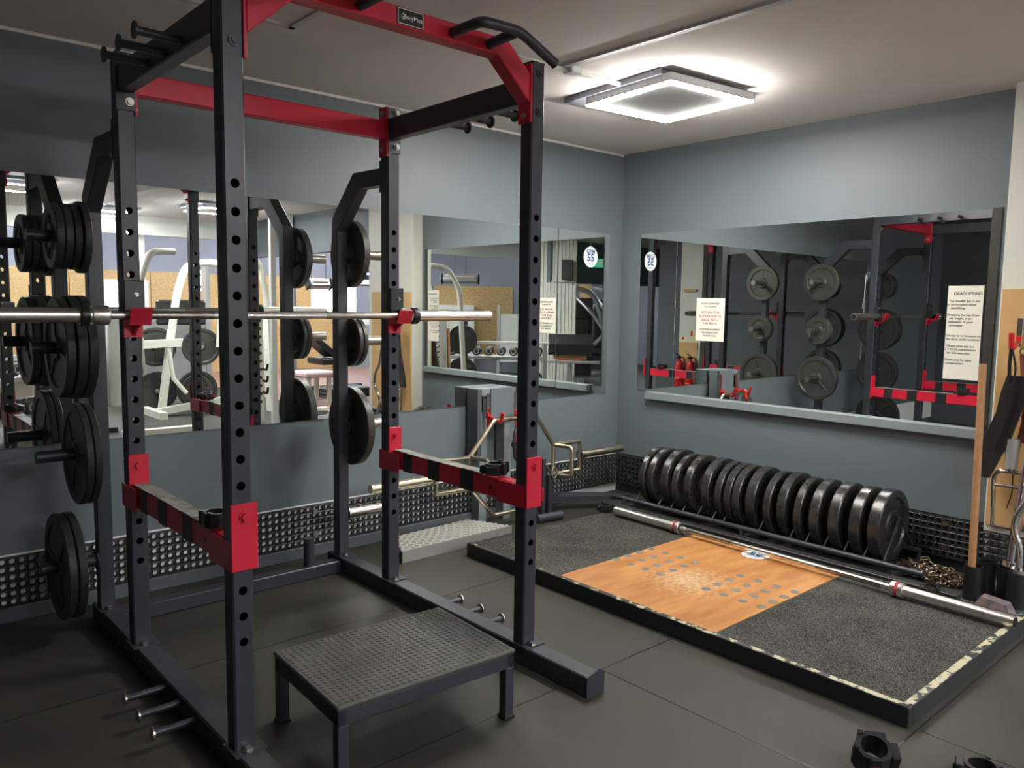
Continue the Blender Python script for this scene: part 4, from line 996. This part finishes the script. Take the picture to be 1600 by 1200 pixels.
# plate tree
t = thing('plate_tree', 'black plate tree behind the camera seen beside the dumbbell racks', 'plate tree', (-2.45, -4.95, 0))
obj('mast', MB().box((-2.49,-4.99,0),(-2.41,-4.91,1.15), .004), 'steel_black', t)
obj('foot', MB().box((-2.8,-5.0,0),(-2.1,-4.9,.05), .004), 'steel_black', t)
q = Vector((.72, .69, 0)).normalized()
for z in (.87, .42): obj('peg', MB().cyl(Vector((-2.45,-4.95,z)), Vector((-2.45,-4.95,z))+q*.25, .024, 16), 'chrome', t)
bigplate(-2.45+q.x*.1, -4.95+q.y*.1, .87, .205, .05, math.atan2(q.y, q.x), 'upper plate on the plate tree behind the camera', 'plates on the tree', 'iron')
bigplate(-2.45+q.x*.1, -4.95+q.y*.1, .42, .205, .05, math.atan2(q.y, q.x), 'lower plate on the plate tree behind the camera', 'plates on the tree', 'iron')
t = thing('pulldown_frame', 'bent grey tube frame rising beside the plate tree', 'gym machine', (-1.75, -4.6, 0))
obj('bent_tube', MB().tube(bend([(-1.55,-4.75,1.86),(-1.85,-4.55,1.84),(-1.98,-4.45,1.55),(-2.05,-4.4,.1)], .12, 6), .035, 12), 'cream', t)
obj('foot', MB().box((-2.2,-4.45,0),(-1.5,-4.35,.08), .004), 'cream', t)
# strand board behind the dumbbells, cabinet, tall white locker, notice board
R = Matrix.Translation((-5.6, -8.75, 0)) @ Rr_(math.radians(-42))
mb = MB().box((-2.2,-.06,0),(2.2,-.005,2.437)); mb.bm.transform(R); struct('wall_partition', mb, 'lilac')
def adp(name, mb, m_, par=None):
    mb.bm.transform(R); return obj(name, mb, m_, par)
tag(adp('strand_board', MB().box((-.85,.0,.3),(.72,.02,1.72)), 'osb'), 'strand board panel on the partition above the white cabinet', 'board')
cbt = thing('white_cabinet', 'white sliding door cabinet in front of the strand board panel', 'cabinet', (-5.6,-8.6,0))
adp('carcass', MB().box((-.1,.02,0),(.86,.42,1.34), .005), 'white', cbt); adp('sliding_door', MB().box((-.06,.42,.1),(.38,.43,1.28), .002), 'cream', cbt); adp('sliding_door', MB().box((.4,.43,.1),(.82,.44,1.28), .002), 'cream', cbt)
lk = thing('tall_locker', 'tall pale locker beside the strand board panel', 'locker', (-6.2,-7.9,0))
adp('body', MB().box((-1.45,.02,0),(-1.12,.4,1.72), .005), 'white', lk); adp('door_panel', MB().box((-1.42,.4,.05),(-1.15,.41,1.68), .002), 'silver', lk)
hs = thing('door_guard', 'silver frame with a white panel and dark handles beside the locker', 'machine guard', (-5.6,-8,0))
adp('panel', MB().box((-1.05,.6,.25),(-.62,.64,1.18), .004), 'white', hs); adp('post', MB().box((-1.12,.58,0),(-1.05,.66,1.5), .004), 'silver', hs); adp('post', MB().box((-.62,.58,0),(-.56,.66,1.35), .004), 'silver', hs)
hh = MB()
for i in range(9): hh.box((-1.17,.6,.4+i*.12),(-1.12,.68,.46+i*.12), .006)
adp('handle_row', hh, 'black', hs)
# preacher curl bench
Pq = Vector((-4.25, -4.62, 0)); R = Matrix.Translation(Pq) @ Rr_(math.radians(134))
t = thing('preacher_bench', 'preacher curl bench with a rounded black arm pad seen in the corner mirror', 'bench', tuple(Pq))
def adq(name, mb, m_, par=t): mb.bm.transform(R); return obj(name, mb, m_, par)
prof = [(-.16,.62),(-.17,.78),(-.12,.88),(-.03,.93),(.06,.90),(.22,.70),(.24,.62)]
adq('arm_pad', MB().prism([(-.33, b, c_) for b, c_ in prof], (.66,0,0)), 'pad')
adq('wood_back', MB().box((-.25,-.05,.55),(.25,-.02,.75)), 'ply')
adq('support_post', MB().box((-.04,-.04,0),(.04,.04,.62), .004), 'silver')
adq('base_frame', MB().box((-.35,-.06,0),(.35,0,.06), .004).box((-.04,-.05,0),(.04,.8,.06), .004), 'silver')
adq('seat_pad', MB().box((-.2,.55,.44),(.2,.85,.52), .02), 'extred'); adq('seat_post', MB().box((-.03,.66,.05),(.03,.72,.44)), 'silver')
adq('bar_rest', MB().box((-.45,-.22,.5),(.45,-.18,.54), .004), 'silver')
# cream ribbed cladding and speaker
R = Matrix.Translation((-4.85, -5.6, 0)) @ Rr_(math.radians(-45))
rc = MB()
for i in range(12): rc.box((-.36+i*.06,.0,0),(-.36+i*.06+.052,.03,2.43), .004)
rc.box((-.37,-.1,0),(.37,0,2.43)); rc.bm.transform(R)
cw = struct('wall_cladding', rc, 'cream')
sp_ = thing('wall_speaker', 'dark wall speaker on a bracket high on the cream cladding', 'speaker', (-4.9,-5.3,1.8))
mb = MB().box((-.3,.06,1.78),(-.12,.24,2.1), .01); mb.bm.transform(R); obj('cabinet', mb, 'black', sp_)
mb = MB().box((-.23,.03,1.9),(-.19,.06,1.96)).cyl((-.35,.05,1.75),(.05,.05,1.75), .012, 8); mb.bm.transform(R); obj('bracket', mb, 'white', sp_)
ex = thing('exit_sign', 'green emergency exit sign hanging under the bulkhead', 'exit sign', (-5.45,-5.35,2.0))
R = Matrix.Translation((-5.5,-5.2,2.07)) @ Rr_(math.radians(-45))
mb = MB().box((-.2,-.02,-.07),(.2,.02,.07), .004); mb.bm.transform(R); obj('panel', mb, 'green', ex)
mb = MB().box((-.05,.021,-.045),(.01,.023,.045)).box((.06,.021,-.03),(.15,.023,.03)).cyl((-.02,.021,.055),(-.02,.023,.055), .012, 10); mb.bm.transform(R); obj('running_figure', mb, 'sticker', ex)
mb = MB().cyl((-.15,0,.07),(-.15,0,.36), .006, 6).cyl((.15,0,.07),(.15,0,.36), .006, 6); mb.bm.transform(R); obj('hanger', mb, 'white', ex)
# silver machines through the opening
def arm_machine(o, a, lab, sc=1):
    R = Matrix.Translation(o) @ Rr_(a) @ Matrix.Scale(sc, 4)
    t = thing('chest_press_machine', lab, 'gym machine', o)
    def g(name, mb, m_): mb.bm.transform(R); obj(name, mb, m_, t)
    g('main_frame', MB().tube(bend([(-.5,0,.06),(-.45,0,.8),(-.2,0,1.6),(.25,0,1.7)], .2, 6), .045, 10).tube(bend([(.5,0,.06),(.4,0,.9),(.1,0,1.5)], .2, 6), .045, 10), 'silver')
    g('press_arm', MB().tube(bend([(.25,.1,1.65),(-.15,.45,1.25),(-.4,.5,.9),(-.2,.6,.7)], .12, 5), .032, 10), 'silver')
    g('press_arm', MB().tube(bend([(.45,.1,1.5),(.25,.45,1.15),(.5,.5,.8),(.35,.6,.5)], .12, 5), .032, 10), 'silver')
    g('back_pad', MB().box((-.15,.1,.55),(.15,.2,1.15), .03), 'pad'); g('seat_pad', MB().box((-.2,.15,.42),(.2,.6,.5), .03), 'pad')
    g('base', MB().box((-.55,-.05,0),(.55,.05,.08), .004).box((-.05,0,0),(.05,.8,.08), .004), 'silver')
    g('weight_cover', MB().box((-.2,-.5,.1),(.25,-.2,1.5), .01), 'iron')
arm_machine((-5.9,-5.95,0), math.radians(-45), 'silver arm machine under the exit sign seen in the corner mirror')
arm_machine((-7.2,-6.6,0), math.radians(-60), 'second silver arm machine farther back through the opening')
od = MB().box((-9.0,-8.62,0),(-7.0,-8.6,1.9)); tag(obj('strand_board', od, 'osb'), 'strand board panel behind the silver arm machines', 'board')
# fire point on the left wall
fp = struct('wall_column', MB().box((-5.95,-3.78,0),(-5.83,-3.38,H), .004), 'cream')
tag(obj('plywood_backing', MB().box((-5.83,-3.76,.0),(-5.81,-3.42,.82)), 'ply'), 'small plywood panel behind the fire extinguishers', 'board')
for y, lab in ((-3.68, 'fire extinguisher with a pale label nearer the opening'), (-3.47, 'fire extinguisher beside its twin on the plywood panel')):
    t = thing('fire_extinguisher', lab, 'fire extinguisher', (-5.72, y, 0))
    obj('cylinder', MB().lathe([(0,.12),(.065,.12),(.07,.14),(.07,.46),(.055,.52),(.02,.545),(.02,.57),(0,.57)], (-5.73,y,.0), (0,0,1), 22), 'extred', t)
    obj('stand', MB().box((-5.81,y-.06,.0),(-5.66,y+.06,.125), .004), 'black', t)
    obj('valve', MB().box((-5.76,y-.015,.57),(-5.66,y+.015,.60), .003).obox((-5.74,y,.6),(-5.64,y,.65), .02, .01), 'black', t)
    obj('hose', MB().tube(bend([(-5.73,y+.02,.58),(-5.70,y+.1,.60),(-5.68,y+.12,.45),(-5.68,y+.08,.3)], .05, 4), .01, 8), 'black', t)
    obj('label', MB().lathe([(.0708,.26),(.0708,.38)], (-5.73,y,0), (0,0,1), 22), 'yellow', t)
for i, (y, z, m_) in enumerate(((-3.68,.86,'yellow'), (-3.52,.92,'yellow'))):
    t = thing('fire_notice', ['square fire notice on the cream column', 'tall fire notice on the cream column'][i], 'notice', (-5.828,y,z))
    hh_ = .05 if i == 0 else .09
    obj('card', MB().box((-5.83,y-.045,z-hh_),(-5.826,y+.045,z+hh_)), m_, t); obj('red_panel', MB().box((-5.826,y-.038,z),(-5.8255,y+.0,z+hh_-.01)), 'extred', t)
tag(obj('wooden_bracket', MB().box((-5.83,-3.7,1.60),(-5.79,-3.46,1.64), .004), 'ply'), 'small wooden bracket high on the cream column', 'bracket')
b5 = barbell((-4.06, -.09, .03), (.02, .03, 1), 1.7, 'spare chrome barbell standing on end against the back wall left of the mirror', (.3, 1.4), 'satin', 'satin', mark=False, r_sh=.012, r_sl=.02)
